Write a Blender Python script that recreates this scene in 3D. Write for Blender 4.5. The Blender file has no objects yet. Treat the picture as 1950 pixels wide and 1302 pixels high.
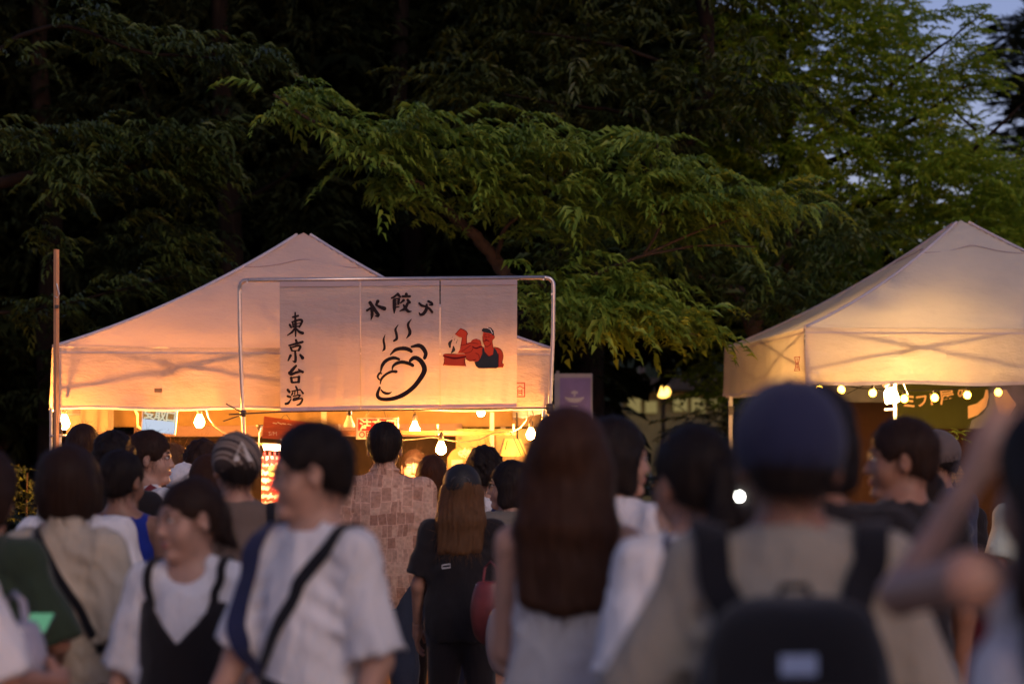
import bpy, math, random
import numpy as np
from mathutils import Vector, Matrix
from mathutils.bvhtree import BVHTree
R = math.radians
rnd = random.Random(11)
rng = np.random.default_rng(11)
SC = bpy.context.scene
COL = SC.collection

# ---------------------------------------------------------------- camera, world, sun, exposure
CAMZ = 1.52
FPX = 4604.0                      # focal length in pixels of the 1950 px wide photograph (85 mm)
PITCH = math.atan((885 - 651) / FPX)
cam = bpy.data.cameras.new('camera')
cam.lens = 85.0; cam.sensor_width = 36.0
cam.clip_start = 0.1; cam.clip_end = 600
cam.dof.use_dof = True; cam.dof.focus_distance = 13.6; cam.dof.aperture_fstop = 2.2
camo = bpy.data.objects.new('camera', cam); COL.objects.link(camo)
camo.location = (0, 0, CAMZ); camo.rotation_euler = (R(90) + PITCH, 0, 0)
SC.camera = camo

world = bpy.data.worlds.new('World'); SC.world = world; world.use_nodes = True
nt = world.node_tree; nt.nodes.clear()
wo = nt.nodes.new('ShaderNodeOutputWorld'); bg = nt.nodes.new('ShaderNodeBackground')
sky = nt.nodes.new('ShaderNodeTexSky'); sky.sky_type = 'NISHITA'; sky.sun_disc = False
sky.sun_elevation = R(6.0); sky.sun_rotation = R(155); sky.air_density = 1.0; sky.dust_density = 0.6; sky.ozone_density = 2.0
tint = nt.nodes.new('ShaderNodeMix'); tint.data_type = 'RGBA'; tint.blend_type = 'MULTIPLY'
tint.inputs[0].default_value = 1.0
tint.inputs[7].default_value = (1.0, 0.76, 1.08, 1)
nt.links.new(sky.outputs[0], tint.inputs[6]); nt.links.new(tint.outputs[2], bg.inputs[0])
bg.inputs[1].default_value = 0.088
nt.links.new(bg.outputs[0], wo.inputs[0])
sun = bpy.data.lights.new('sun', 'SUN'); sun.energy = 0.38; sun.angle = R(25); sun.color = (1.0, 0.84, 0.74)
suno = bpy.data.objects.new('sun', sun); COL.objects.link(suno)
suno.rotation_euler = (R(55), 0, R(25))
SC.view_settings.view_transform = 'Standard'; SC.view_settings.look = 'None'
SC.view_settings.gamma = 1.0; SC.view_settings.use_curve_mapping = False
SC.view_settings.exposure = 0.9
SC.render.engine = 'CYCLES'
try:
    SC.cycles.use_denoising = True
    SC.cycles.max_bounces = 7; SC.cycles.transparent_max_bounces = 8
    SC.cycles.sample_clamp_indirect = 6.0
except Exception:
    pass

def at(px, py, Y):
    """the world point seen at photograph pixel (px, py) at distance Y in front of the camera"""
    xc = (px - 975) / FPX; yc = (651 - py) / FPX
    d = Vector((xc, math.cos(PITCH) - yc * math.sin(PITCH), math.sin(PITCH) + yc * math.cos(PITCH)))
    d *= Y / d.y
    return Vector((d.x, d.y, CAMZ + d.z))

# ---------------------------------------------------------------- object helpers
def thing(name, label, cat, loc=(0, 0, 0), rz=0.0, group=None):
    o = bpy.data.objects.new(name, None); COL.objects.link(o)
    o.empty_display_size = 0.1
    o.location = loc; o.rotation_euler = (0, 0, rz)
    o['label'] = label; o['category'] = cat
    if group: o['group'] = group
    bpy.context.view_layer.update() if False else None
    return o

def xf(root):
    """matrix from world to the local space of the thing this object belongs to"""
    while root.parent is not None: root = root.parent
    return (Matrix.Translation(root.location) @ Matrix.Rotation(root.rotation_euler.z, 4, 'Z')).inverted()

class MB:
    def __init__(self): self.v = []; self.f = []
    def add(self, v, f):
        n = len(self.v); self.v.extend([tuple(p) for p in v]); self.f.extend([tuple(i + n for i in q) for q in f]); return self
    def box(self, c, s, M=None):
        c = Vector(c); h = Vector(s) / 2
        v = []
        for i in (-1, 1):
            for j in (-1, 1):
                for k in (-1, 1):
                    p = Vector((h.x * i, h.y * j, h.z * k))
                    v.append((M @ p if M else p) + c)
        return self.add(v, [(0, 1, 3, 2), (4, 6, 7, 5), (0, 4, 5, 1), (2, 3, 7, 6), (0, 2, 6, 4), (1, 5, 7, 3)])
    def tube(self, pts, r, n=8, cap=True):
        pts = [Vector(p) for p in pts]; m = len(pts)
        rs = r if isinstance(r, (list, tuple)) else [r] * m
        v = []; up = Vector((0.13, 0.21, 1)).normalized()
        for i, p in enumerate(pts):
            t = (pts[min(i + 1, m - 1)] - pts[max(i - 1, 0)]).normalized()
            u = up if abs(up.dot(t)) < 0.93 else Vector((1, 0.1, 0)).normalized()
            a = t.cross(u).normalized(); b = t.cross(a)
            for k in range(n):
                w = 2 * math.pi * k / n
                v.append(p + (a * math.cos(w) + b * math.sin(w)) * rs[i])
        f = []
        for i in range(m - 1):
            for k in range(n):
                k2 = (k + 1) % n
                f.append((i * n + k, i * n + k2, (i + 1) * n + k2, (i + 1) * n + k))
        if cap:
            f.append(tuple(range(n))); f.append(tuple(range((m - 1) * n, m * n))[::-1])
        return self.add(v, f)
    def lathe(self, c, prof, n=16, M=None):
        c = Vector(c); v = []
        for (r, z) in prof:
            for k in range(n):
                w = 2 * math.pi * k / n
                p = Vector((r * math.cos(w), r * math.sin(w), z))
                v.append((M @ p if M else p) + c)
        f = []
        for i in range(len(prof) - 1):
            for k in range(n):
                k2 = (k + 1) % n
                f.append((i * n + k, i * n + k2, (i + 1) * n + k2, (i + 1) * n + k))
        f.append(tuple(range(n))[::-1]); f.append(tuple(range((len(prof) - 1) * n, len(prof) * n)))
        return self.add(v, f)
    def build(self, name, mat, parent=None, world=True, smooth=False, bevel=0):
        me = bpy.data.meshes.new(name)
        v = self.v
        if parent is not None and world:
            M = xf(parent); v = [tuple(M @ Vector(p)) for p in v]
        me.from_pydata(v, [], self.f); me.update()
        return link(name, me, mat, parent, smooth, bevel)

def link(name, me, mat, parent=None, smooth=False, bevel=0):
    if mat is not None: me.materials.append(mat)
    if smooth: me.polygons.foreach_set('use_smooth', [True] * len(me.polygons))
    o = bpy.data.objects.new(name, me); COL.objects.link(o)
    if parent is not None: o.parent = parent
    if bevel:
        b = o.modifiers.new('bevel', 'BEVEL'); b.width = bevel; b.segments = 2
    return o

def np_mesh(name, V, F, mat, parent=None, smooth=True):
    """V (n,3) and quads or triangles F (m,k), quick"""
    me = bpy.data.meshes.new(name)
    V = np.ascontiguousarray(V, dtype=np.float32); F = np.ascontiguousarray(F, dtype=np.int32)
    k = F.shape[1]
    me.vertices.add(len(V)); me.vertices.foreach_set('co', V.ravel())
    me.loops.add(F.size); me.loops.foreach_set('vertex_index', F.ravel())
    me.polygons.add(len(F))
    me.polygons.foreach_set('loop_start', np.arange(0, F.size, k, dtype=np.int32))
    me.polygons.foreach_set('loop_total', np.full(len(F), k, dtype=np.int32))
    me.update(calc_edges=True); me.validate()
    return link(name, me, mat, parent, smooth)

def tagk(o, kind): o['kind'] = kind; return o
def tag(o, label, cat, group=None):
    o['label'] = label; o['category'] = cat
    if group: o['group'] = group
    return o

# ---------------------------------------------------------------- materials
MATS = {}
def _base(name):
    m = bpy.data.materials.new(name); m.use_nodes = True
    n = m.node_tree; n.nodes.clear()
    out = n.nodes.new('ShaderNodeOutputMaterial')
    return m, n, out
def _coord(n, scale=(1, 1, 1)):
    tc = n.nodes.new('ShaderNodeTexCoord'); mp = n.nodes.new('ShaderNodeMapping')
    mp.inputs['Scale'].default_value = scale
    n.links.new(tc.outputs['Object'], mp.inputs[0]); return mp.outputs[0]
def _noise(n, co, scale, detail=3, rough=0.55):
    t = n.nodes.new('ShaderNodeTexNoise'); t.inputs['Scale'].default_value = scale
    t.inputs['Detail'].default_value = detail; t.inputs['Roughness'].default_value = rough
    n.links.new(co, t.inputs['Vector']); return t.outputs['Fac']
def _ramp(n, fac, stops):
    r = n.nodes.new('ShaderNodeValToRGB'); e = r.color_ramp.elements
    while len(e) < len(stops): e.new(0.5)
    for i, (p, c) in enumerate(stops):
        e[i].position = p; e[i].color = (c[0], c[1], c[2], 1)
    n.links.new(fac, r.inputs[0]); return r.outputs[0]
def _bump(n, h, strength, dist):
    b = n.nodes.new('ShaderNodeBump'); b.inputs['Strength'].default_value = strength
    b.inputs['Distance'].default_value = dist; n.links.new(h, b.inputs['Height']); return b.outputs[0]
def _var(c, k): return tuple(min(1, x * k) for x in c)

def m_plain(name, c, rough=0.6, metal=0.0, spec=0.4, var=0.12, nscale=12, bump=0.15, bd=0.002, stretch=(1, 1, 1), coat=0.0):
    key = ('p', name)
    if key in MATS: return MATS[key]
    m, n, out = _base(name)
    p = n.nodes.new('ShaderNodeBsdfPrincipled')
    co = _coord(n, stretch); f = _noise(n, co, nscale, 4)
    n.links.new(_ramp(n, f, [(0.3, _var(c, 1 - var)), (0.7, _var(c, 1 + var))]), p.inputs['Base Color'])
    p.inputs['Roughness'].default_value = rough; p.inputs['Metallic'].default_value = metal
    p.inputs['Specular IOR Level'].default_value = spec
    n.links.new(_bump(n, f, bump, bd), p.inputs['Normal'])
    n.links.new(p.outputs[0], out.inputs[0])
    MATS[key] = m; return m

def m_cloth(name, c, fold=0.5, weave=900, trans=0.0, rough=0.9, var=0.10, foldscale=7, c2=None):
    key = ('c', name)
    if key in MATS: return MATS[key]
    m, n, out = _base(name)
    p = n.nodes.new('ShaderNodeBsdfPrincipled')
    co = _coord(n); big = _noise(n, _coord(n, (1.6, 1.6, 0.7)), foldscale, 3, 0.6)
    fine = _noise(n, co, weave, 2, 0.7)
    n.links.new(_ramp(n, _noise(n, co, 5, 4), [(0.3, _var(c, 1 - var)), (0.7, _var(c2 or c, 1 + var))]), p.inputs['Base Color'])
    p.inputs['Roughness'].default_value = rough; p.inputs['Specular IOR Level'].default_value = 0.15
    p.inputs['Sheen Weight'].default_value = 0.15
    b1 = n.nodes.new('ShaderNodeBump'); b1.inputs['Strength'].default_value = fold; b1.inputs['Distance'].default_value = 0.03
    n.links.new(big, b1.inputs['Height'])
    b2 = n.nodes.new('ShaderNodeBump'); b2.inputs['Strength'].default_value = 0.25; b2.inputs['Distance'].default_value = 0.001
    n.links.new(fine, b2.inputs['Height']); n.links.new(b1.outputs[0], b2.inputs['Normal'])
    n.links.new(b2.outputs[0], p.inputs['Normal'])
    if trans:
        t = n.nodes.new('ShaderNodeBsdfTranslucent'); t.inputs[0].default_value = (*c, 1)
        mx = n.nodes.new('ShaderNodeMixShader'); mx.inputs[0].default_value = trans
        n.links.new(p.outputs[0], mx.inputs[1]); n.links.new(t.outputs[0], mx.inputs[2]); n.links.new(mx.outputs[0], out.inputs[0])
    else:
        n.links.new(p.outputs[0], out.inputs[0])
    MATS[key] = m; return m

def m_tent(name, c, trans=0.5, tint2=(0.9, 0.8, 0.72), wr=0.5):
    key = ('t', name)
    if key in MATS: return MATS[key]
    m, n, out = _base(name)
    co = _coord(n)
    big = _noise(n, _coord(n, (1, 1, 2.2)), 3.0, 5, 0.62); fine = _noise(n, co, 260, 2)
    d = n.nodes.new('ShaderNodeBsdfPrincipled'); d.inputs['Roughness'].default_value = 0.62; d.inputs['Specular IOR Level'].default_value = 0.3
    n.links.new(_ramp(n, _noise(n, co, 2.3, 5), [(0.25, _var(c, 0.88)), (0.75, c)]), d.inputs['Base Color'])
    t = n.nodes.new('ShaderNodeBsdfTranslucent')
    n.links.new(_ramp(n, _noise(n, co, 3.1, 4), [(0.3, _var(tint2, 0.8)), (0.7, tint2)]), t.inputs[0])
    b1 = n.nodes.new('ShaderNodeBump'); b1.inputs['Strength'].default_value = wr; b1.inputs['Distance'].default_value = 0.05
    n.links.new(big, b1.inputs['Height'])
    b2 = n.nodes.new('ShaderNodeBump'); b2.inputs['Strength'].default_value = 0.15; b2.inputs['Distance'].default_value = 0.001
    n.links.new(fine, b2.inputs['Height']); n.links.new(b1.outputs[0], b2.inputs['Normal'])
    n.links.new(b2.outputs[0], d.inputs['Normal']); n.links.new(b1.outputs[0], t.inputs['Normal'])
    mx = n.nodes.new('ShaderNodeMixShader'); mx.inputs[0].default_value = trans
    n.links.new(d.outputs[0], mx.inputs[1]); n.links.new(t.outputs[0], mx.inputs[2]); n.links.new(mx.outputs[0], out.inputs[0])
    MATS[key] = m; return m

def m_hair(name, c):
    key = ('h', name)
    if key in MATS: return MATS[key]
    m, n, out = _base(name)
    p = n.nodes.new('ShaderNodeBsdfPrincipled')
    co = _coord(n, (1, 1, 0.07)); f = _noise(n, co, 260, 3, 0.7)
    n.links.new(_ramp(n, f, [(0.25, _var(c, 0.5)), (0.6, c), (0.85, _var(c, 2.0))]), p.inputs['Base Color'])
    p.inputs['Roughness'].default_value = 0.5; p.inputs['Specular IOR Level'].default_value = 0.22
    n.links.new(_bump(n, f, 0.7, 0.004), p.inputs['Normal'])
    t = n.nodes.new('ShaderNodeBsdfTranslucent'); t.inputs[0].default_value = (*_var(c, 3.0), 1)
    mx = n.nodes.new('ShaderNodeMixShader'); mx.inputs[0].default_value = 0.30
    n.links.new(p.outputs[0], mx.inputs[1]); n.links.new(t.outputs[0], mx.inputs[2]); n.links.new(mx.outputs[0], out.inputs[0])
    MATS[key] = m; return m

def m_skin(name, c):
    key = ('s', name)
    if key in MATS: return MATS[key]
    m, n, out = _base(name)
    p = n.nodes.new('ShaderNodeBsdfPrincipled')
    co = _coord(n)
    n.links.new(_ramp(n, _noise(n, co, 22, 4), [(0.3, _var(c, 0.88)), (0.7, (min(1, c[0] * 1.08), c[1] * 1.0, c[2] * 0.98))]), p.inputs['Base Color'])
    p.inputs['Roughness'].default_value = 0.5; p.inputs['Specular IOR Level'].default_value = 0.4
    n.links.new(_bump(n, _noise(n, co, 350, 3), 0.12, 0.001), p.inputs['Normal'])
    n.links.new(p.outputs[0], out.inputs[0])
    MATS[key] = m; return m

def m_emit(name, c, s):
    key = ('e', name)
    if key in MATS: return MATS[key]
    m, n, out = _base(name)
    e = n.nodes.new('ShaderNodeEmission'); e.inputs[0].default_value = (*c, 1); e.inputs[1].default_value = s
    n.links.new(e.outputs[0], out.inputs[0]); MATS[key] = m; return m

def m_leaf(name, c, c2, trans=0.3, rough=0.45):
    key = ('l', name)
    if key in MATS: return MATS[key]
    m, n, out = _base(name)
    p = n.nodes.new('ShaderNodeBsdfPrincipled')
    f = _noise(n, _coord(n), 1.7, 5, 0.7)
    g = n.nodes.new('ShaderNodeNewGeometry')
    mixv = n.nodes.new('ShaderNodeMath'); mixv.operation = 'ADD'
    sc = n.nodes.new('ShaderNodeMath'); sc.operation = 'MULTIPLY_ADD'; sc.inputs[1].default_value = 0.5; sc.inputs[2].default_value = -0.25
    n.links.new(g.outputs['Random Per Island'], sc.inputs[0])
    n.links.new(f, mixv.inputs[0]); n.links.new(sc.outputs[0], mixv.inputs[1])
    col = _ramp(n, mixv.outputs[0], [(0.2, c), (0.8, c2)])
    n.links.new(col, p.inputs['Base Color'])
    p.inputs['Roughness'].default_value = rough; p.inputs['Specular IOR Level'].default_value = 0.35 if rough < .6 else 0.08
    t = n.nodes.new('ShaderNodeBsdfTranslucent'); n.links.new(col, t.inputs[0])
    mx = n.nodes.new('ShaderNodeMixShader'); mx.inputs[0].default_value = trans
    n.links.new(p.outputs[0], mx.inputs[1]); n.links.new(t.outputs[0], mx.inputs[2]); n.links.new(mx.outputs[0], out.inputs[0])
    MATS[key] = m; return m

def m_glass(name, c):
    m = m_plain(name, c, rough=0.08, spec=0.8, var=0.02, bump=0); return m

METAL = m_plain('painted steel', (0.55, 0.52, 0.5), 0.35, 0.7, 0.5, 0.08, 30)
WHITE_METAL = m_plain('white painted steel', (0.7, 0.68, 0.66), 0.4, 0.1, 0.5, 0.06, 30)
DARKMETAL = m_plain('dark steel', (0.07, 0.06, 0.06), 0.4, 0.6, 0.5, 0.2, 30)
WOOD = m_plain('raw timber', (0.30, 0.16, 0.07), 0.65, 0, 0.3, 0.35, 7, 0.3, 0.004, (1, 8, 8))
DARKWOOD = m_plain('stained timber', (0.16, 0.07, 0.035), 0.6, 0, 0.3, 0.3, 9, 0.3, 0.004, (1, 8, 8))
CABLE = m_plain('cream cable', (0.6, 0.5, 0.35), 0.5)
BLACKCABLE = m_plain('black cable', (0.02, 0.02, 0.02), 0.5)
INK = m_cloth('black ink', (0.02, 0.012, 0.014), 0.1)

# ================================================================ SETTING
g = MB(); N = 40
for i in range(N + 1):
    for j in range(N + 1):
        x = -120 + 240 * i / N; y = -30 + 330 * j / N
        g.v.append((x, y, 0.0))
for i in range(N):
    for j in range(N):
        a = i * (N + 1) + j; g.f.append((a, a + N + 1, a + N + 2, a + 1))
def m_ground():
    m, n, out = _base('trodden park ground')
    p = n.nodes.new('ShaderNodeBsdfPrincipled'); co = _coord(n)
    f = _noise(n, co, 0.8, 8, 0.65)
    n.links.new(_ramp(n, f, [(0.35, (0.06, 0.05, 0.035)), (0.55, (0.10, 0.085, 0.06)), (0.75, (0.04, 0.06, 0.02))]), p.inputs['Base Color'])
    p.inputs['Roughness'].default_value = 0.95
    n.links.new(_bump(n, _noise(n, co, 40, 6), 0.6, 0.02), p.inputs['Normal']); n.links.new(p.outputs[0], out.inputs[0]); return m
tagk(g.build('ground', m_ground()), 'structure')
# paved path between the stalls and the crowd
pth = MB().add([(-40, 3, .004), (40, 3, .004), (40, 12.9, .004), (-40, 12.9, .004)], [(0, 1, 2, 3)])
tagk(pth.build('path', m_plain('pale paving', (0.16, 0.15, 0.13), 0.9, 0, 0.2, 0.2, 3, 0.4, 0.01)), 'structure')
# low wooded bank far behind
hb = MB()
for i in range(61):
    for j in range(8):
        x = -60 + 2.0 * i; t = j / 7
        h = (3.2 + 1.2 * math.sin(x * 0.13) + 0.6 * math.sin(x * 0.41)) * math.sin(t * math.pi * 0.5)
        if x > 0: h = h * 1.0 + 1.0 * math.sin(t * math.pi * 0.5)
        hb.v.append((x, 44 + 14 * t, h - 0.02))
for i in range(60):
    for j in range(7):
        a = i * 8 + j; hb.f.append((a, a + 8, a + 9, a + 1))
tagk(hb.build('hills', m_plain('dark wooded bank', (0.018, 0.025, 0.01), 0.95, 0, 0.1, 0.4, 3), smooth=True), 'structure')

# ================================================================ TENTS
def tent(name, label, fc, rot, zpeak, zeave, zval, W=3.0, D=3.0, cmat=None, vmat=None, seed=1, peakbulge=0.02):
    """fc: front centre on the ground; the stall runs back from it"""
    t = thing(name, label, 'market tent', (fc[0], fc[1], 0), rot)
    r = random.Random(seed)
    nx = 72; v = []; f = []
    ph = [r.uniform(0, 6.28) for _ in range(8)]
    for i in range(nx + 1):
        for j in range(nx + 1):
            u = -1 + 2 * i / nx; w = -1 + 2 * j / nx
            c = max(abs(u), abs(w)); soft = (abs(u) ** 14 + abs(w) ** 14) ** (1 / 14.0)
            c = min(1, max(abs(u), abs(w)))
            gg = c * (1 + 0.32 * (1 - c))
            z = zpeak - (zpeak - zeave) * gg
            if c < 0.05: z -= 0.012 * (1 - c / 0.05)
            sag = 0.018 * math.sin(math.pi * min(1, c)) * (math.cos(math.pi * (u if abs(w) > abs(u) else w) / max(c, .05)) + 1) / 2
            wr = 0.006 * math.sin(9 * u + 4 * w + ph[0]) * math.sin(7 * w - 3 * u + ph[1]) + 0.004 * math.sin(21 * u + ph[2] + 3 * math.sin(5 * w))
            z -= sag; z += wr * min(1, 4 * (1 - c))
            v.append((u * W / 2, D / 2 + w * D / 2, z))
    for i in range(nx):
        for j in range(nx):
            a = i * (nx + 1) + j; f.append((a, a + nx + 1, a + nx + 2, a + 1))
    mb = MB(); mb.v = v; mb.f = f
    mb.build('canopy', cmat, t, world=False, smooth=True)
    # valances
    cor = [(-W / 2, 0), (W / 2, 0), (W / 2, D), (-W / 2, D)]
    for s in range(4):
        a = Vector((*cor[s], 0)); b = Vector((*cor[(s + 1) % 4], 0)); d = (b - a).normalized(); nrm = Vector((d.y, -d.x, 0))
        mb = MB(); nu, nv = 110, 12
        p1, p2, p3 = (r.uniform(0, 6.28) for _ in range(3))
        tie = r.uniform(0.18, 0.28)
        for i in range(nu + 1):
            for j in range(nv + 1):
                q = i / nu; k = j / nv; L = (b - a).length
                off = 0.006 + k * (0.014 * math.sin(5.2 * q * L + p1) + 0.008 * math.sin(13 * q * L + p2 + 2 * k) + 0.004 * math.sin(31 * q * L + p3 + 5 * k))
                dd = math.hypot((q - tie) * L, (k - 0.55) * 0.37) / 0.07
                off -= 0.03 * math.exp(-dd * dd) - 0.008 * math.cos(8 * math.atan2((k - .55) * .37, (q - tie) * L + 1e-5)) * math.exp(-dd * dd * 0.15)
                zz = zeave - 0.002 - (zeave - zval) * k + 0.006 * k * math.sin(7 * q * L + p3)
                p = a + d * (q * L) + nrm * off; mb.v.append((p.x, p.y, zz))
        for i in range(nu):
            for j in range(nv):
                c0 = i * (nv + 1) + j; mb.f.append((c0, c0 + 1, c0 + nv + 2, c0 + nv + 1))
        vo = mb.build('valance', vmat, t, world=False, smooth=True)
        hm = MB()
        for zz, hgt in ((zval + 0.012, 0.022), (zeave - 0.03, 0.012)):
            pts_t = []; k = (zeave - zz) / (zeave - zval)
            base = len(hm.v)
            for i in range(nu + 1):
                idx = i * (nv + 1) + int(round(k * nv))
                p = Vector(mb.v[min(idx, len(mb.v) - 1)]) + nrm * 0.003
                hm.v.append((p.x, p.y, p.z - hgt / 2)); hm.v.append((p.x, p.y, p.z + hgt / 2))
            for i in range(nu):
                c0 = base + 2 * i; hm.f.append((c0, c0 + 2, c0 + 3, c0 + 1))
        hm.build('hem', m_tent('tent hem tape', (0.62, 0.55, 0.55), 0.25), vo, world=False)
    # ridge tape along the hips
    for (ux, uy) in ((-1, -1), (1, -1), (1, 1), (-1, 1)):
        pts = []
        for k in range(0, 25):
            c = 0.03 + 0.97 * k / 24
            gg = c * (1 + 0.32 * (1 - c)); z = zpeak - (zpeak - zeave) * gg
            pts.append((ux * c * W / 2, D / 2 + uy * c * D / 2, z + 0.004))
        MB().tube(pts, 0.011, 5).build('ridge_seam', m_tent('ridge tape', (0.5, 0.48, 0.55), 0.1), t, world=False, smooth=True)
    # the sewn cap near the top
    ps = []
    for k in range(81):
        a = 2 * math.pi * k / 80; u, w = math.cos(a), math.sin(a); q = max(abs(u), abs(w)); u /= q; w /= q
        c = 0.23 - 0.035 * math.cos(4 * a)
        gg = c * (1 + 0.32 * (1 - c)); z = zpeak - (zpeak - zeave) * gg
        sagc = 0.018 * math.sin(math.pi * c) * (math.cos(math.pi * min(abs(u), abs(w))) + 1) / 2
        ps.append((u * c * W / 2, D / 2 + w * c * D / 2, z - sagc + 0.004))
    MB().tube(ps, 0.0035, 5, cap=False).build('cap_seam', m_cloth('seam thread', (0.32, 0.26, 0.28)), t, world=False)
    # frame
    ins = 0.035
    for (x, y) in ((-W / 2 + ins, ins), (W / 2 - ins, ins), (W / 2 - ins, D - ins), (-W / 2 + ins, D - ins)):
        lg = MB().box((x, y, (zeave - 0.03) / 2 + 0.005), (0.032, 0.032, zeave - 0.04)).build('leg', WHITE_METAL, t, world=False, bevel=0.003)
        MB().box((x, y, 0.006), (0.09, 0.09, 0.012)).build('foot_plate', METAL, lg, world=False)
        MB().box((x, y, zval - 0.12), (0.042, 0.042, 0.07)).build('slider', DARKMETAL, lg, world=False)
    for s in range(4):
        a = Vector((*cor[s], 0)); b = Vector((*cor[(s + 1) % 4], 0)); d = (b - a).normalized(); nrm = Vector((-d.y, d.x, 0))
        a = a + nrm * 0.07; b = b + nrm * 0.07; L = (b - a).length
        zt, zb = zeave - 0.06, zval + 0.06
        for h in range(2):
            for up in (0, 1):
                z0, z1 = (zt, zb) if up else (zb, zt)
                p = a + d * (L * h / 2 + .03); q = a + d * (L * (h + 1) / 2 - .01)
                o2 = nrm * (0.014 if up else 0)
                MB().tube([(p.x + o2.x, p.y + o2.y, z0), (q.x + o2.x, q.y + o2.y, z1)], 0.0085, 6).build('brace', WHITE_METAL, t, world=False)
    c = Vector((0, D / 2, 0))
    MB().tube([(0, D / 2, zeave + 0.08), (0, D / 2, zpeak - 0.03)], 0.016, 8).build('peak_pole', WHITE_METAL, t, world=False)
    for (x, y) in ((0, 0.08), (W / 2 - .08, D / 2), (0, D - .08), (-W / 2 + .08, D / 2)):
        for dz in (0, 0.10):
            MB().tube([(x, y, zeave - 0.05 + dz * 0.6), (0, D / 2, zeave + 0.30 - dz)], 0.010, 6).build('brace', WHITE_METAL, t, world=False)
    return t

TROT = R(5.2)
LT = tent('market_tent', 'white pop-up tent glowing orange behind the dumpling banner', (-1.255, 14.6), TROT, 3.08, 2.225, 1.86, 3.0, 3.0,
          m_tent('white canopy sheet', (0.56, 0.51, 0.51), 0.36, (0.20, 0.155, 0.125)), m_tent('white valance sheet', (0.52, 0.46, 0.43), 0.30, (0.25, 0.18, 0.11)), 3)
RT = tent('market_tent', 'white pop-up tent with string lights and dark green sign inside', (1.97 + 1.49, 16.2 + 0.135), TROT, 3.34, 2.44, 2.07, 3.0, 3.0,
          m_tent('grey canopy sheet', (0.70, 0.71, 0.67), 0.44, (0.88, 0.76, 0.56)), m_tent('grey valance sheet', (0.68, 0.66, 0.61), 0.48, (0.95, 0.76, 0.50)), 8)

# ================================================================ STALL LEFT: banner, signs, lamps, counter
def stroke_sheet(strokes, conv, Y, dy=0.0, n_sub=6, fat=1.0):
    """brush strokes [(points, widths)] in crop pixels -> flat print lying just in front of the cloth"""
    mb = MB(); lay = 0
    for pts, ws in strokes:
        P = [Vector((x, y)) for x, y in pts]
        if not isinstance(ws, (list, tuple)): ws = [ws] * len(P)
        ws = [w_ * fat for w_ in ws]
        while len(ws) < len(P): ws.append(ws[-1])
        if len(ws) != len(P): ws = [ws[0] + (ws[-1] - ws[0]) * i / max(1, len(P) - 1) for i in range(len(P))]
        Q = []; W = []
        E = [P[0] * 2 - P[1]] + P + [P[-1] * 2 - P[-2]]
        for i in range(len(P) - 1):
            p0, p1, p2, p3 = E[i], E[i + 1], E[i + 2], E[i + 3]
            for k in range(n_sub):
                t = k / n_sub
                Q.append(0.5 * ((2 * p1) + (-p0 + p2) * t + (2 * p0 - 5 * p1 + 4 * p2 - p3) * t * t + (-p0 + 3 * p1 - 3 * p2 + p3) * t ** 3))
                W.append(ws[i] + (ws[i + 1] - ws[i]) * t)
        Q.append(P[-1]); W.append(ws[-1])
        lay += 1; off = dy - 0.00012 * lay
        base = len(mb.v); m = len(Q)
        # round caps
        def cap(c, r, d, s):
            a0 = math.atan2(d.y, d.x); ring = []
            for k in range(7):
                a = a0 + s * math.pi / 2 - s * math.pi * k / 6
                ring.append(c + Vector((math.cos(a), math.sin(a))) * r)
            return ring
        for i in range(m):
            d = (Q[min(i + 1, m - 1)] - Q[max(i - 1, 0)]).normalized(); nrm = Vector((-d.y, d.x)) * W[i] / 2
            for q in (Q[i] + nrm, Q[i] - nrm):
                p = conv(q.x, q.y); mb.v.append((p.x, p.y + off, p.z))
        for i in range(m - 1):
            c0 = base + 2 * i; mb.f.append((c0, c0 + 1, c0 + 3, c0 + 2))
        for (c, w, d) in ((Q[0], W[0], (Q[0] - Q[1]).normalized()), (Q[-1], W[-1], (Q[-1] - Q[-2]).normalized())):
            ring = cap(c, w / 2, d, 1); b2 = len(mb.v)
            for q in ring:
                p = conv(q.x, q.y); mb.v.append((p.x, p.y + off, p.z))
            mb.f.append(tuple(range(b2, b2 + len(ring))))
    return mb
def poly_sheet(poly, conv, off):
    mb = MB()
    for x, y in poly:
        p = conv(x, y); mb.v.append((p.x, p.y + off, p.z))
    mb.f.append(tuple(range(len(poly)))); return mb

BY = 14.26     # the banner hangs just in front of the tent
def crop(ox, oy, s, Y):
    return lambda x, y: at(ox + x / s, oy + y / s, Y)
PIPE = m_plain('galvanised pipe', (0.52, 0.46, 0.44), 0.3, 0.75, 0.5, 0.1, 40)
bf = thing('pipe_stand', 'bent steel pipe stand carrying the three-panel dumpling banner', 'sign frame', at(757, 885, BY))
def arc(p, c0, c1, r=14):
    pts = []
    return pts
fr_pts = [(468, 1302), (468, 905), (463, 787), (457, 640), (456, 556)]
pts = [at(x, y, BY) for x, y in fr_pts]
for k in range(1, 7):
    a = math.pi + k * math.pi / 12 * 1.0
    pts.append(at(470 + 14 * math.cos(a), 548 + 14 * math.sin(a), BY))
pts.append(at(474, 533.5, BY)); 
MB().tube(pts, 0.0125, 10).build('upright', PIPE, bf, smooth=True)
pts = [at(1051, 1302, BY), at(1048, 905, BY), at(1047, 776, BY), at(1053, 640, BY), at(1054, 552, BY)]
for k in range(1, 7):
    a = -k * math.pi / 12
    pts.append(at(1040 + 14 * math.cos(a), 543 + 14 * math.sin(a), BY))
pts.append(at(1036, 528.5, BY))
MB().tube(pts, 0.0125, 10).build('upright', PIPE, bf, smooth=True)
MB().tube([at(474, 533.5, BY), at(757, 531, BY), at(1036, 528.5, BY)], 0.0125, 10).build('top_rail', PIPE, bf, smooth=True)
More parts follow.
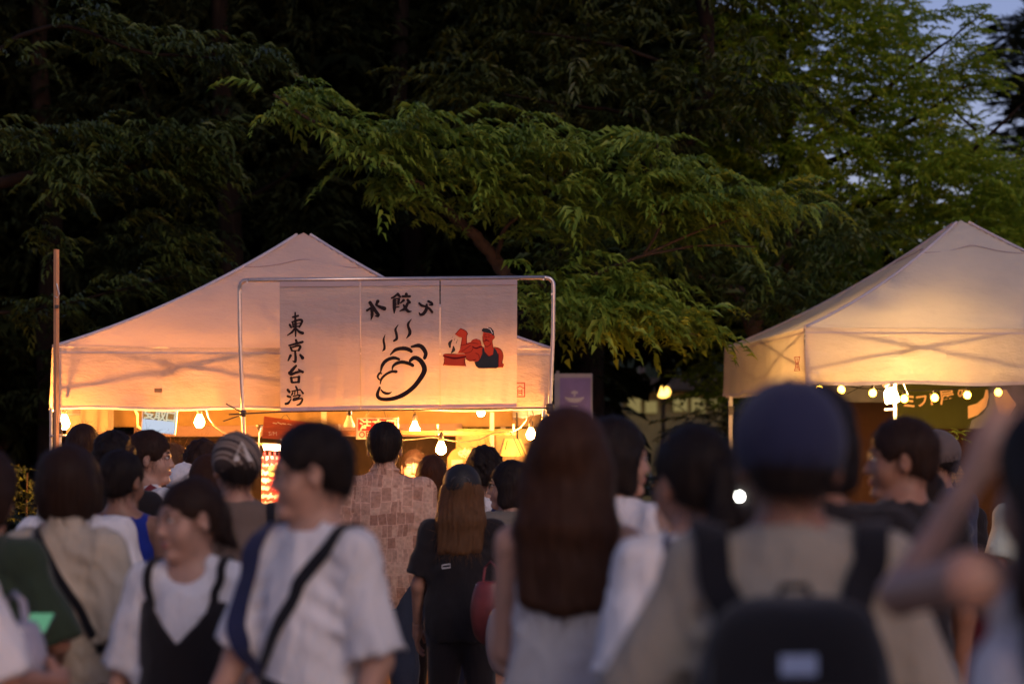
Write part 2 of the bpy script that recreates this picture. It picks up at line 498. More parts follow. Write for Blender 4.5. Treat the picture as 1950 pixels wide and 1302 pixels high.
for (x, y) in ((471, 537), (459, 556), (1035, 532), (1051, 560)):
    c = at(x, y, BY - 0.008); MB().lathe(c, [(0.006, -0.006), (0.006, 0.006)], 8, Matrix.Rotation(R(90), 3, 'X')).build('bolt', METAL, bf)
MB().tube([at(436, 789, BY - .02), at(532, 784, BY - .02), at(700, 781, BY - .02), at(1050, 777, BY - .02)], 0.0045, 6).build('bottom_rod', DARKMETAL, bf)
for (x0, y0, x1, y1) in ((430, 768, 466, 788), (425, 802, 468, 787)):
    MB().tube([at(x0, y0, BY - .03), at(x1, y1, BY - .012)], 0.0035, 6).build('tie_rod', DARKMETAL, bf)
MB().lathe(at(1047, 778, BY), [(0.02, -0.03), (0.026, -0.02), (0.026, 0.02), (0.018, 0.03)], 10).build('clamp', DARKMETAL, bf)
MB().lathe(at(463, 787, BY), [(0.017, -0.02), (0.02, -0.01), (0.02, 0.01), (0.017, 0.02)], 10).build('clamp', DARKMETAL, bf)

BANNER = m_tent('banner cotton', (0.50, 0.46, 0.47), 0.40, (0.44, 0.34, 0.26), 0.4)
bn = thing('shop_banner', 'three-panel cream cloth banner with Japanese lettering, steaming dumpling and strongman print', 'banner', at(757, 780, BY))
px_edges = [(531, 537, 533, 783), (686, 536, 687, 779), (838, 534.5, 838, 777), (986, 533, 985, 775)]
def panel(i):
    mb = MB(); nu, nv = 40, 50
    l, r_ = px_edges[i], px_edges[i + 1]; g_ = 1.0
    for a in range(nu + 1):
        for b in range(nv + 1):
            u = a / nu; w = b / nv
            x0 = l[0] + g_ + (l[2] - l[0]) * w; x1 = r_[0] - g_ + (r_[2] - r_[0]) * w
            y0 = l[1] + (r_[1] - l[1]) * u; y1 = l[3] + (r_[3] - l[3]) * u
            off = 0.0035 * w * math.sin(19 * u + 2.1 * i + 2 * w) + 0.0018 * w * math.sin(43 * u + 3 * w + i)
            p = at(x0 + (x1 - x0) * u, y0 + (y1 - y0) * w, BY); mb.v.append((p.x, p.y + off + 0.0, p.z))
    for a in range(nu):
        for b in range(nv):
            c0 = a * (nv + 1) + b; mb.f.append((c0, c0 + nv + 1, c0 + nv + 2, c0 + 1))
    return mb
HEMT = m_tent('banner hem', (0.46, 0.40, 0.46), 0.12, (0.7, 0.5, 0.45), 0.2)
for i in range(3):
    po = panel(i).build('cloth_panel', BANNER, bn, smooth=True)
    l, r_ = px_edges[i], px_edges[i + 1]
    h = MB(); h2 = MB()
    h.add([at(l[0] + 1, l[1] - 1, BY - .014), at(r_[0] - 1, r_[1] - 1, BY - .014), at(r_[0] - 1, r_[1] + 9, BY - .007), at(l[0] + 1, l[1] + 9, BY - .007)], [(0, 1, 2, 3)])
    h2.add([at(l[2] + 1, l[3] - 7, BY - .007), at(r_[2] - 1, r_[3] - 7, BY - .007), at(r_[2] - 1, r_[3], BY - .007), at(l[2] + 1, l[3], BY - .007)], [(0, 1, 2, 3)])
    h.build('hem', HEMT, po); h2.build('hem', HEMT, po)
PR = -0.0075
inkp = INK
s1 = crop(520, 580, 6.2, BY)
kan = {
 'character_east': [([(262, 95), (266, 240), (268, 375)], [14, 26, 12]), ([(235, 148), (298, 132)], 18), ([(232, 205), (240, 265)], 16), ([(225, 205), (310, 180), (343, 190), (333, 225), (312, 265)], [14, 20, 24, 22, 16]),
   ([(238, 232), (328, 218)], 10), ([(245, 262), (315, 255)], 14), ([(198, 238), (215, 268)], 20), ([(255, 285), (225, 325), (172, 362)], [18, 22, 10]), ([(275, 285), (310, 320), (350, 336)], [16, 24, 28])],
 'character_capital': [([(272, 418), (280, 445)], 22), ([(190, 482), (270, 462), (350, 440)], [16, 22, 22]), ([(206, 502), (225, 545)], 18), ([(225, 505), (300, 485), (322, 498), (305, 540)], [14, 20, 26, 20]),
   ([(225, 548), (300, 540)], 12), ([(262, 550), (268, 630), (262, 675), (236, 666)], [18, 26, 24, 10]), ([(208, 600), (180, 660)], [26, 14]), ([(322, 592), (350, 628)], [20, 32])],
 'character_platform': [([(272, 722), (225, 775), (194, 812)], [22, 32, 24]), ([(194, 802), (215, 822), (270, 802), (335, 785)], [26, 28, 24, 22]), ([(302, 765), (350, 795)], [14, 26]),
   ([(215, 862), (222, 912)], 24), ([(220, 862), (310, 852)], 14), ([(308, 852), (304, 912)], 26), ([(225, 918), (305, 914)], 18)],
 'character_bay': [([(175, 1005), (195, 1030)], 24), ([(175, 1080), (205, 1090)], 22), ([(150, 1170), (182, 1160), (215, 1112)], [22, 24, 10]), ([(272, 968), (285, 995)], 18), ([(225, 1022), (322, 1002)], 14),
   ([(262, 1015), (256, 1058)], 11), ([(290, 1010), (291, 1052)], 11), ([(232, 1040), (222, 1065)], 15), ([(330, 1010), (355, 1045)], [12, 20]), ([(240, 1080), (318, 1066), (305, 1092)], [12, 15, 14]),
   ([(250, 1105), (305, 1096)], 12), ([(250, 1105), (245, 1128), (335, 1106), (345, 1130), (320, 1170), (285, 1185)], [14, 16, 16, 20, 20, 12])],
}
for k, st in kan.items():
    stroke_sheet(st, s1, BY, PR, fat=1.3).build('lettering', inkp, bn)
s2 = crop(680, 545, 10.85, BY)
st_w = [([(270, 340), (340, 450), (440, 590)], [64, 66, 60]), ([(440, 590), (430, 618), (382, 612)], [56, 44, 22]), ([(208, 500), (285, 450)], [46, 40]), ([(308, 490), (312, 600), (290, 692)], [60, 56, 16]),
        ([(430, 312), (400, 372)], [64, 44]), ([(392, 388), (480, 430), (565, 462)], [34, 58, 76])]
st_g = [([(845, 145), (780, 212), (718, 245)], [26, 44, 34]), ([(850, 175), (895, 222)], [60, 34]), ([(770, 290), (772, 450), (768, 555)], [62, 64, 22]), ([(790, 262), (870, 256)], 28), ([(868, 262), (858, 350)], 44),
        ([(800, 303), (862, 300)], 18), ([(800, 347), (850, 345)], 16), ([(808, 382), (870, 380)], 16), ([(808, 432), (866, 424)], 26), ([(1018, 165), (1020, 200)], 58), ([(942, 212), (1092, 210)], 44),
        ([(962, 292), (900, 350)], [52, 26]), ([(1045, 285), (1086, 335)], [46, 54]), ([(1048, 352), (990, 460), (885, 512)], [50, 58, 20]), ([(962, 388), (1002, 460), (1060, 518), (1128, 520)], [34, 60, 52, 14])]
st_l = [([(1286, 352), (1340, 400), (1430, 420)], [38, 48, 38]), ([(1440, 380), (1430, 480), (1372, 568), (1312, 588), (1284, 548)], [40, 62, 60, 46, 22]), ([(1474, 312), (1540, 348), (1552, 384), (1494, 386)], [44, 46, 40, 22]),
        ([(1440, 425), (1500, 470), (1552, 535)], [36, 46, 46])]
for st in (st_w, st_g, st_l): stroke_sheet(st, s2, BY, PR, fat=1.15).build('lettering', inkp, bn)
steam = [([(1125, 680), (1060, 770), (1060, 840), (1090, 920), (1085, 990), (1025, 1070)], [10, 45, 45, 55, 55, 16]), ([(850, 795), (795, 890), (810, 970), (822, 1040), (815, 1090), (765, 1128)], [10, 40, 45, 45, 50, 36])]
for st in steam: stroke_sheet([st], s2, BY, PR, fat=1.2).build('steam_mark', inkp, bn)
s3 = crop(700, 600, 7.443, BY)
stroke_sheet([([(250, 275), (228, 350), (240, 430), (238, 480), (215, 505)], [6, 30, 32, 35, 14])], s3, BY, PR).build('steam_mark', inkp, bn)
dump = [([(325, 560), (400, 490), (510, 470), (590, 490), (620, 515)], [14, 40, 45, 45, 35]), ([(625, 448), (720, 430), (780, 460), (825, 540), (810, 605)], [25, 45, 50, 45, 40]),
 ([(445, 625), (370, 605), (270, 640), (210, 710), (185, 805)], [30, 38, 40, 38, 14]),
 ([(605, 645), (650, 608), (705, 612), (770, 670), (808, 770), (760, 880), (650, 1020), (500, 1130), (330, 1188), (190, 1185), (140, 1130), (172, 1025)], [35, 45, 50, 55, 58, 55, 50, 50, 45, 40, 40, 25]),
 ([(640, 712), (600, 690), (500, 665), (420, 680), (365, 720), (350, 772)], [38, 40, 40, 38, 28, 12]), ([(405, 800), (340, 800), (260, 840), (200, 900), (180, 975)], [35, 30, 28, 28, 10]),
 ([(200, 830), (175, 820), (145, 865), (160, 905), (185, 915)], [14, 25, 22, 20, 18]), ([(190, 1055), (230, 1095), (290, 1110), (342, 1090)], [12, 30, 30, 8])]
stroke_sheet(dump, s3, BY, PR, fat=1.25).build('dumpling_print', inkp, bn)
s4 = crop(830, 610, 13.02, BY)
PRED = m_cloth('red print', (0.62, 0.06, 0.025), 0.1); PDRED = m_cloth('dark red print', (0.16, 0.008, 0.01), 0.1); PGREY = m_cloth('charcoal print', (0.035, 0.035, 0.04), 0.1); PWHITE = m_cloth('white print', (0.8, 0.78, 0.8), 0.1)
sm = thing('x', 'x', 'x') if False else None
sp_arm = [(480, 345), (600, 215), (640, 212), (745, 262), (790, 350), (768, 365), (765, 565), (880, 530), (900, 495), (1000, 465), (1095, 500), (1125, 590), (1160, 660), (1150, 850), (1080, 1000), (1020, 1030), (850, 1000), (745, 950), (720, 850), (700, 815), (540, 810), (610, 700), (655, 430), (575, 412)]
poly_sheet(sp_arm, s4, PR).build('strongman_arm_print', PRED, bn)
sp_pot = [(185, 880), (220, 830), (700, 830), (740, 880), (715, 960), (750, 1132), (180, 1110), (215, 960)]
poly_sheet(sp_pot, s4, PR - .0004).build('pot_print', PRED, bn)
sp_head = [(1178, 290), (1400, 340), (1450, 380), (1450, 440), (1400, 500), (1412, 640), (1445, 700), (1420, 860), (1330, 890), (1240, 850), (1195, 740), (1212, 625), (1172, 520), (1158, 400)]
sp_ra = [(1430, 660), (1560, 690), (1640, 770), (1668, 900), (1640, 1050), (1680, 1090), (1655, 1165), (1540, 1168), (1545, 850)]
poly_sheet(sp_ra, s4, PR - .0004).build('strongman_shoulder_print', PRED, bn)
sp_tank = [(955, 1030), (1050, 1010), (1100, 940), (1150, 820), (1150, 700), (1185, 660), (1215, 780), (1320, 890), (1415, 850), (1440, 670), (1500, 740), (1550, 850), (1552, 1150), (1500, 1188), (1060, 1186), (990, 1130)]
poly_sheet(sp_tank, s4, PR - .0008).build('strongman_vest_print', PGREY, bn)
poly_sheet(sp_head, s4, PR - .0006).build('strongman_head_print', PRED, bn)
sp_cap = [(1138, 232), (1180, 195), (1280, 198), (1300, 168), (1375, 188), (1432, 262), (1445, 378), (1402, 368), (1380, 332), (1190, 292), (1150, 272)]
poly_sheet(sp_cap, s4, PR - .0012).build('strongman_cap_print', PGREY, bn)
outl = [([*sp_arm[:7], (765, 565)], 16), ([(655, 430), (610, 700)], 14), ([(745, 950), (850, 1005), (990, 970)], 18), ([(880, 530), (900, 495), (1000, 462), (1095, 500), (1125, 580)], 12), ([(610, 620), (730, 600), (850, 555), (940, 560), (1050, 580)], 12),
        ([(640, 770), (750, 700), (860, 620)], 12), ([(720, 810), (860, 780), (920, 700)], 12), ([(905, 650), (1000, 690), (1120, 650), (1190, 690)], [22, 34, 34, 16]), ([(990, 810), (1060, 850), (1085, 950)], 14),
        ([(185, 880), (460, 935), (735, 900)], [26, 52, 40]), ([(185, 885), (230, 835), (500, 835)], 16), ([(205, 960), (215, 1020), (185, 1110)], 16), ([(715, 960), (715, 1040), (745, 1130)], 20),
        ([(1160, 400), (1172, 520), (1215, 625), (1270, 650), (1350, 600), (1365, 560)], 14), ([(1450, 385), (1450, 440), (1400, 500), (1415, 640), (1425, 700)], 14), ([(1195, 530), (1250, 490), (1320, 520)], [14, 34, 14]),
        ([(1190, 360), (1250, 345)], 12), ([(1290, 345), (1350, 365)], 12), ([(1200, 400), (1240, 405)], 14), ([(1290, 405), (1330, 408)], 14), ([(1255, 400), (1235, 470)], 8), ([(1440, 665), (1560, 690), (1640, 770), (1668, 900), (1640, 1050), (1680, 1090), (1655, 1165)], 18),
        ([(1560, 810), (1550, 1165)], 12), ([(1215, 790), (1260, 860), (1330, 885), (1410, 850)], 10)]
stroke_sheet(outl, s4, BY, PR - .0018).build('strongman_outline_print', PDRED, bn)
stroke_sheet([([(1275, 190), (1350, 225), (1405, 330)], [8, 16, 10])], s4, BY, PR - .006).build('cap_stripe_print', PWHITE, bn)
stroke_sheet([([(400, 490), (345, 570), (350, 665)], [30, 82, 40]), ([(435, 645), (440, 730), (385, 805)], [30, 84, 26]), ([(480, 435), (455, 490)], [4, 14]), ([(550, 460), (505, 560)], [4, 16]), ([(420, 400), (400, 440)], [3, 8])], s4, BY, PR).build('falling_dumpling_print', PGREY, bn)

# house-shaped red mark on the valance beside the banner
hs = thing('tent_sticker', 'small red house-shaped sticker on the valance right of the banner', 'sticker', at(978, 743, 14.55))
st = lambda x, y: at(x, y, 14.60)
PR2 = m_cloth('sticker red', (0.45, 0.03, 0.02), 0.05)
def strokes_world(lst, Y, w, name, mat, parent, off=0.0):
    stroke_sheet([(p, w) for p in lst], lambda x, y: at(x, y, Y), Y, off, 2).build(name, mat, parent)
YS = 14.655
strokes_world([[(958, 729), (999, 729)], [(999, 729), (999, 755)], [(999, 755), (958, 755)], [(958, 755), (958, 729)]], YS, 1.6, 'border', PR2, hs)
strokes_world([[(983, 739), (990, 735)], [(990, 735), (997, 739)], [(986, 741), (986, 752)], [(994, 741), (994, 752)], [(988, 744), (993, 744)], [(988, 748), (993, 748)]], YS, 1.5, 'house_mark', PR2, hs)
tag(MB().add([at(294, 739, 14.47), at(309, 739, 14.47), at(309, 747, 14.47), at(294, 747, 14.47)], [(0, 1, 2, 3)]).build('fabric_patch', m_cloth('orange patch', (0.5, 0.25, 0.1)), None), 'small orange patch stuck on the left tent valance', 'patch')

# ---- text as flat print
def text_mesh(body, name, mat, parent, loc, size, rz=0.0, bold=0.0, ry=0.0, squash=1.0, align='LEFT', tilt=0.0):
    cu = bpy.data.curves.new('t', 'FONT'); cu.body = body; cu.size = size; cu.offset = bold; cu.align_x = align; cu.resolution_u = 2
    ob = bpy.data.objects.new('t', cu); COL.objects.link(ob)
    dg = bpy.context.evaluated_depsgraph_get(); dg.update()
    me = bpy.data.meshes.new_from_object(ob.evaluated_get(dg))
    bpy.data.objects.remove(ob); bpy.data.curves.remove(cu)
    M = Matrix.Translation(loc) @ Matrix.Rotation(rz, 4, 'Z') @ Matrix.Rotation(tilt, 4, 'Y') @ Matrix.Rotation(R(90), 4, 'X') @ Matrix.Diagonal((squash, 1, 1, 1))
    if parent is not None: M = xf(parent) @ M
    me.transform(M); me.materials.clear()
    return link(name, me, mat, parent)

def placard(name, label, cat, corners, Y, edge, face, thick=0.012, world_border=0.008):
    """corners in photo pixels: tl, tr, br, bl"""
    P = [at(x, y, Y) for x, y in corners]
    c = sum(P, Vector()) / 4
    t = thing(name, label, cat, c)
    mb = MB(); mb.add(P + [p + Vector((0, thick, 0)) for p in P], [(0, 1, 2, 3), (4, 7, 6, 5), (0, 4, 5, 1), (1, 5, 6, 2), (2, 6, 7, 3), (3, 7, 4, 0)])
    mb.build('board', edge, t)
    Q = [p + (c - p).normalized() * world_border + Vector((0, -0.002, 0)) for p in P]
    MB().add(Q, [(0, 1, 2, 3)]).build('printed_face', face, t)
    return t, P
# order sign: white characters on red, ORDER below
RED = m_plain('sign red', (0.55, 0.02, 0.03), 0.4, 0, 0.4, 0.05); SWHITE = m_plain('sign white', (0.75, 0.70, 0.68), 0.5, 0, 0.4, 0.04)
so, P = placard('order_sign', 'red and white hanging order sign above the patterned-shirt man', 'sign', [(679, 795), (759, 795), (759, 836), (678, 836)], 14.95, SWHITE, SWHITE)
Y2 = 14.944
MB().add([at(682, 798, Y2), at(756, 798, Y2), at(756, 820, Y2), at(682, 820, Y2)], [(0, 1, 2, 3)]).build('red_panel', RED, so)
for i, ch in enumerate('注文口'):
    p = at(684 + i * 24.5, 817.5, Y2 - .003); text_mesh(ch, 'lettering', SWHITE, so, p, 0.077, bold=0.0022)
text_mesh('ORDER', 'lettering', m_plain('sign dark red', (0.2, 0.01, 0.02), 0.5), so, at(683, 833, Y2 - .003), 0.056, bold=0.0008, squash=0.88)
for x0, x1 in ((703, 696), (731, 735)):
    MB().tube([at(x0, 782, 14.95), at(x1, 795, 14.95)], 0.002, 5).build('cord', BLACKCABLE, so)
# pick-up sign: its white glare is put in as emission
GREYT = m_plain('sign grey green', (0.14, 0.17, 0.14), 0.25, 0, 0.6, 0.05)
s5, P = placard('pickup_sign', 'tilted white pickup placard with glowing glare hanging between two bulbs', 'sign', [(271, 771), (338, 781), (334, 828), (268, 822)], 14.75, SWHITE, m_emit('glare white panel', (0.72, 0.82, 1.0), 0.42))
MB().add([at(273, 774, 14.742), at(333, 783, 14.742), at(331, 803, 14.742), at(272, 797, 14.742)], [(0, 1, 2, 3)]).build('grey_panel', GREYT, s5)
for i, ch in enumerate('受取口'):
    text_mesh(ch, 'lettering', m_emit('glowing lettering', (0.9, 0.85, 0.6), 0.4), s5, at(273 + i * 20, 794 + i * 3.0, 14.739), 0.072, bold=0.0022, tilt=R(8))  # letters emit as well, to go with the added glare
MB().box(at(311, 772, 14.76), (0.06, 0.03, 0.03)).build('clip', m_plain('cream clip', (0.6, 0.5, 0.3)), s5, bevel=0.004)
# menu board: rust-red wooden plank sign
mn, P = placard('menu_board', 'rust-red wooden menu board hanging left of the walking man head', 'menu board', [(503, 792), (600, 806), (598, 842), (499, 834)], 14.8, m_plain('rust board', (0.32, 0.07, 0.03), 0.6, 0, 0.3, 0.25, 8, 0.3, 0.004, (1, 8, 8)), m_plain('rust board face', (0.30, 0.065, 0.028), 0.6, 0, 0.3, 0.3, 8, 0.3, 0.004, (1, 8, 8)), 0.02, 0.006)
chalk = m_plain('chalk', (0.5, 0.45, 0.42), 0.9)
stroke_sheet([([(520, 805), (527, 806)], 2.0), ([(529, 804), (536, 807)], 2.0), ([(538, 806), (544, 807)], 2.0), ([(548, 807), (556, 809)], 1.6)], lambda x, y: at(x, y, 14.795), 14.8).build('chalk_lettering', chalk, mn)
text_mesh('S/M', 'lettering', chalk, mn, at(511, 829, 14.795), 0.036)
MB().tube([at(536, 797, 14.8), at(540, 791, 14.8), at(546, 790, 14.8), at(552, 799, 14.8)], 0.002, 5).build('hook', DARKMETAL, mn)

# menu poster with red fringe behind the crowd
def m_poster():
    m, n, out = _base('red striped poster'); p = n.nodes.new('ShaderNodeBsdfPrincipled')
    w = n.nodes.new('ShaderNodeTexWave'); w.bands_direction = 'Z'; w.inputs['Scale'].default_value = 6.5; w.inputs['Distortion'].default_value = 3.5; w.inputs['Detail'].default_value = 4; w.inputs['Detail Scale'].default_value = 6
    n.links.new(_coord(n), w.inputs['Vector'])
    n.links.new(_ramp(n, w.outputs['Fac'], [(0.35, (0.75, 0.68, 0.62)), (0.55, (0.6, 0.05, 0.03))]), p.inputs['Base Color']); p.inputs['Roughness'].default_value = 0.5
    n.links.new(p.outputs[0], out.inputs[0]); return m
ps = thing('menu_poster', 'red and white printed menu poster under a bright tube lamp', 'poster', at(535, 900, 15.2))
MB().add([at(498, 868, 15.2), at(590, 868, 15.2), at(590, 965, 15.2), at(498, 965, 15.2)] + [at(498, 868, 15.21), at(590, 868, 15.21), at(590, 965, 15.21), at(498, 965, 15.21)], [(0, 1, 2, 3), (4, 7, 6, 5), (0, 4, 5, 1), (2, 6, 7, 3), (1, 5, 6, 2), (0, 3, 7, 4)]).build('sheet', m_poster(), ps)
for k in range(9):
    x = 502 + k * 9.5
    MB().add([at(x, 860, 15.19), at(x + 4.5, 860, 15.19), at(x + 4.3, 884 + 3 * math.sin(k * 2.1), 15.19), at(x - .2, 884 + 3 * math.sin(k), 15.19)], [(0, 1, 2, 3)]).build('fringe_strip', RED, ps)
for i, ch in enumerate(['ORDER', '水餃']):
    text_mesh(ch, 'lettering', RED, ps, at(513, 913 + i * 20, 15.192), 0.06, bold=0.002)
for i in range(4):
    MB().lathe(at(518 + 20 * (i % 2), 893 + 4 * i, 15.188), [(0.022, -.001), (0.022, .001)], 12, Matrix.Rotation(R(90), 3, 'X')).build('round_label', m_plain('gold label', (0.6, 0.5, 0.2)), ps)

# ---- lamps
GLOW = m_emit('warm bulb glass', (1.0, 0.38, 0.065), 1700)
GLOWW = m_emit('white bulb glass', (1.0, 0.55, 0.22), 1100)
GLOWS = m_emit('small filament bulb', (1.0, 0.55, 0.18), 260)
def bulb(px, py, Y, label, mat=GLOW, s=1.0, cord_top=None, style='pear', group='bulbs hanging in the dumpling stall'):
    """centre of the glass at the given point"""
    c = at(px, py, Y)
    t = thing('light_bulb', label, 'light bulb', c, 0, group)
    if style == 'pear':
        prof = [(0.004, -.031), (0.016, -.027), (0.026, -.015), (0.029, 0.0), (0.026, 0.014), (0.019, 0.028), (0.0135, 0.040), (0.0125, 0.048)]
    elif style == 'reflector':
        prof = [(0.030, -.024), (0.033, -.018), (0.030, -0.006), (0.022, 0.012), (0.014, 0.032), (0.0125, 0.046)]
    else:
        prof = [(0.004, -.021), (0.014, -.016), (0.020, -.004), (0.019, 0.007), (0.012, 0.018), (0.009, 0.024)]
    prof = [(r * s, z * s) for r, z in prof]
    MB().lathe(c, prof, 16).build('bulb_glass', mat, t, smooth=True)
    top = prof[-1][1]
    MB().lathe(c, [(0.0135 * s, top - .004), (0.0165 * s, top), (0.0165 * s, top + 0.03 * s), (0.012 * s, top + 0.045 * s), (0.004, top + 0.055 * s)], 12).build('socket', DARKMETAL, t, smooth=True)
    if cord_top is not None:
        e = at(*cord_top, Y); b = c + Vector((0, 0, top + 0.05 * s))
        mid = (b + e) / 2 + Vector((0.012, 0, 0)); MB().tube([b, mid, e], 0.0028, 6).build('cord', BLACKCABLE, t)
    return t
bulb(122, 806, 14.75, 'big glowing bulb by the wooden pole at the left stall end', s=1.15, cord_top=(126, 770))
bulb(380, 804, 14.9, 'glowing pear bulb hanging alone right of the pickup placard', s=1.05, cord_top=(384, 770))
CLEAR = m_plain('unlit clear glass', (0.75, 0.66, 0.5), 0.08, 0, 0.8, 0.03, bump=0)
bulb(665, 805, 15.0, 'unlit clear reflector bulb hanging left of the order sign', mat=CLEAR, style='reflector', s=1.1, cord_top=(665, 780))
bulb(790, 815, 15.2, 'white reflector bulb hanging right of the order sign', mat=GLOWW, style='reflector', s=0.95, cord_top=(786, 782))
bulb(840, 855, 14.85, 'glowing pear bulb hanging low under the timber rail', s=1.05, cord_top=(838, 818))
bulb(1011, 828, 14.9, 'glowing bulb beside the long-haired woman head', s=0.95, cord_top=(1013, 780))
bulb(916, 785, 16.6, 'small lantern bulb high at the back of the dumpling stall', mat=GLOWS, s=1.3, style='small', cord_top=(916, 772))
# tube lamp over the poster
tl = thing('tube_lamp', 'bright short white tube lamp above the red menu poster', 'tube lamp', at(525, 852, 15.05))
MB().tube([at(503, 851, 15.05), at(552, 853, 15.05)], 0.016, 10).build('tube', m_emit('white tube', (1.0, 0.7, 0.4), 120), tl, smooth=True)
MB().tube([at(499, 846, 15.06), at(556, 848, 15.06)], 0.012, 6).build('holder', METAL, tl)
cl = thing('clip_lamp', 'small black gooseneck clip lamp left of the rust-red board', 'clip lamp', at(493, 812, 15.0))
MB().lathe(at(494, 812, 15.0), [(0.024, 0.012), (0.022, 0.0), (0.009, -0.02)], 12).build('shade', DARKMETAL, cl, smooth=True)
MB().tube([at(500, 815, 15.0), at(494, 822, 15.0), at(493, 860, 15.0), at(493, 890, 15.0)], 0.004, 6).build('neck', WHITE_METAL, cl)
# cables
tag(MB().tube([at(393, 778, 14.8), at(398, 795, 14.8), at(410, 812, 14.8), at(440, 832, 14.8), at(500, 846, 14.85)], 0.0055, 6).build('cable', CABLE, None, smooth=True), 'cream cable looping down behind the striped cap', 'cable')
tag(MB().tube([at(252, 770, 14.8), at(262, 790, 14.8), at(262, 812, 14.8), at(300, 832, 14.8), at(335, 852, 14.8), at(370, 858, 14.8)], 0.0065, 6).build('cable', CABLE, None, smooth=True), 'thick cream cable drooping behind the profile boy', 'cable')
tag(MB().tube([at(765, 838, 15.0), at(800, 835, 15.0), at(822, 832, 15.0), at(836, 834, 15.0), at(850, 837, 15.0), at(880, 842, 15.0), at(915, 836, 15.0), at(940, 824, 15.0), at(968, 821, 15.0), at(975, 828, 15)], 0.004, 6).build('cable', BLACKCABLE, None, smooth=True), 'dark cable sagging under the timber rail', 'cable')
tag(MB().tube([at(1008, 782, 15.0), at(1002, 800, 15.0), at(990, 815, 15.0), at(975, 822, 15.0)], 0.0028, 6).build('cable', CABLE, None, smooth=True), 'thin pale cable beside the bulb right of the timber rail', 'cable')
# timber rail
tr = thing('timber_rail', 'brown timber rail running under the order sign', 'rail', at(800, 825, 15.05))
A = at(598, 826, 15.05); B = at(982, 822, 15.08)
MB().box((A + B) / 2, ((B - A).length, 0.035, 0.028)).build('beam', DARKWOOD, tr, bevel=0.002)
for x in (646, 834, 978):
    MB().box(at(x, 815, 15.08), (0.012, 0.012, 0.05)).build('hanger', METAL, tr)
# left pole with hook
lp = thing('wooden_pole', 'tall slim timber pole at the left corner of the tent', 'pole', at(107, 885, 14.3))
MB().tube([at(107, 1302, 14.3), at(107.5, 475, 14.3)], 0.0165, 4).build('shaft', m_plain('pale pole', (0.50, 0.25, 0.12), 0.5, 0, 0.4, 0.1), lp)
MB().tube([at(108, 540, 14.28), at(111, 552, 14.27), at(113, 560, 14.27), at(109, 567, 14.27), at(104, 564, 14.27)], 0.004, 6).build('hook', METAL, lp)
MB().box(at(108, 584, 14.28), (0.02, 0.03, 0.02)).build('band', DARKMETAL, lp)
sp2 = thing('steel_post', 'short thin steel post left of the timber pole', 'post', at(97, 885, 14.4))
MB().tube([at(97, 1302, 14.4), at(97, 776, 14.4)], 0.009, 8).build('shaft', METAL, sp2)
MB().tube([at(94, 830, 14.38), at(130, 829, 14.38)], 0.007, 8).build('cross_bar', METAL, sp2)
# walls and sheets inside the stall
SHEET = m_tent('stall side sheet', (0.62, 0.50, 0.36), 0.25, (0.9, 0.6, 0.3), 0.4)
def sheet(name, label, cat, quad, mat, amp=0.02, freq=16, thick=0.004, n=(30, 12)):
    P = [Vector(p) for p in quad]; mb = MB()
    nrm = ((P[1] - P[0]).cross(P[3] - P[0])).normalized()
    for i in range(n[0] + 1):
        for j in range(n[1] + 1):
            u, w = i / n[0], j / n[1]
            p = (P[0] * (1 - u) + P[1] * u) * (1 - w) + (P[3] * (1 - u) + P[2] * u) * w
            mb.v.append(p + nrm * (amp * math.sin(freq * u + 2 * w) * (0.4 + 0.6 * w)))
    for i in range(n[0]):
        for j in range(n[1]):
            c0 = i * (n[1] + 1) + j; mb.f.append((c0, c0 + n[1] + 1, c0 + n[1] + 2, c0 + 1))
    o = mb.build(name, mat, None, smooth=True); s = o.modifiers.new('thick', 'SOLIDIFY'); s.thickness = thick
    return tag(o, label, cat)
sheet('side_sheet', 'rumpled white side sheet hanging behind the left-end bulb', 'curtain', [at(128, 760, 16.2), at(205, 760, 16.6), at(203, 960, 16.6), at(130, 960, 16.2)], SHEET, 0.03)
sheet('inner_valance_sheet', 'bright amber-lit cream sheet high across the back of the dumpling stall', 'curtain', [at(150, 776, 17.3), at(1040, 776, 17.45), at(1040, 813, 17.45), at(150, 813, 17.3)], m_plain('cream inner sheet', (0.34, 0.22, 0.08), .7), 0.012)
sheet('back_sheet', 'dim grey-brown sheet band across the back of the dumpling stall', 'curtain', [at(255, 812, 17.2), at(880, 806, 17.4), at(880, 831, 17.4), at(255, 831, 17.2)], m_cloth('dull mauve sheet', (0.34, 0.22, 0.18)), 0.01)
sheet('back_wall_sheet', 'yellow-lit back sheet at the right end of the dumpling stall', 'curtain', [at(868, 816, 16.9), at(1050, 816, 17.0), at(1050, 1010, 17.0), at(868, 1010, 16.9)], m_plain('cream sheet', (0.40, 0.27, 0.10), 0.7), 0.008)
sheet('dark_back_sheet', 'black stand-in sheet for the dark open back behind the serving woman', 'curtain', [at(225, 828, 17.5), at(875, 828, 17.5), at(875, 1150, 17.5), at(225, 1150, 17.5)], m_cloth('open back darkness', (0.035, 0.022, 0.014)), 0.02)  # black sheet stands in for the darkness of the open back
for (x0, x1, y0, lab) in ((205, 216, 770, 'slim cream post between the side sheet and the dark opening'), (612, 622, 780, 'cream post behind the banner bottom edge'), (933, 941, 785, 'cream corner post at the right back of the stall')):
    c = (at(x0, y0, 16.9) + at(x1, y0, 16.9)) / 2; w = (at(x1, y0, 16.9) - at(x0, y0, 16.9)).length
    o = MB().box((c.x, 16.9, c.z / 2), (w, w, c.z)).build('stall_post', m_plain('cream post', (0.6, 0.5, 0.36)), None, bevel=0.002)
    tag(o, lab, 'post')
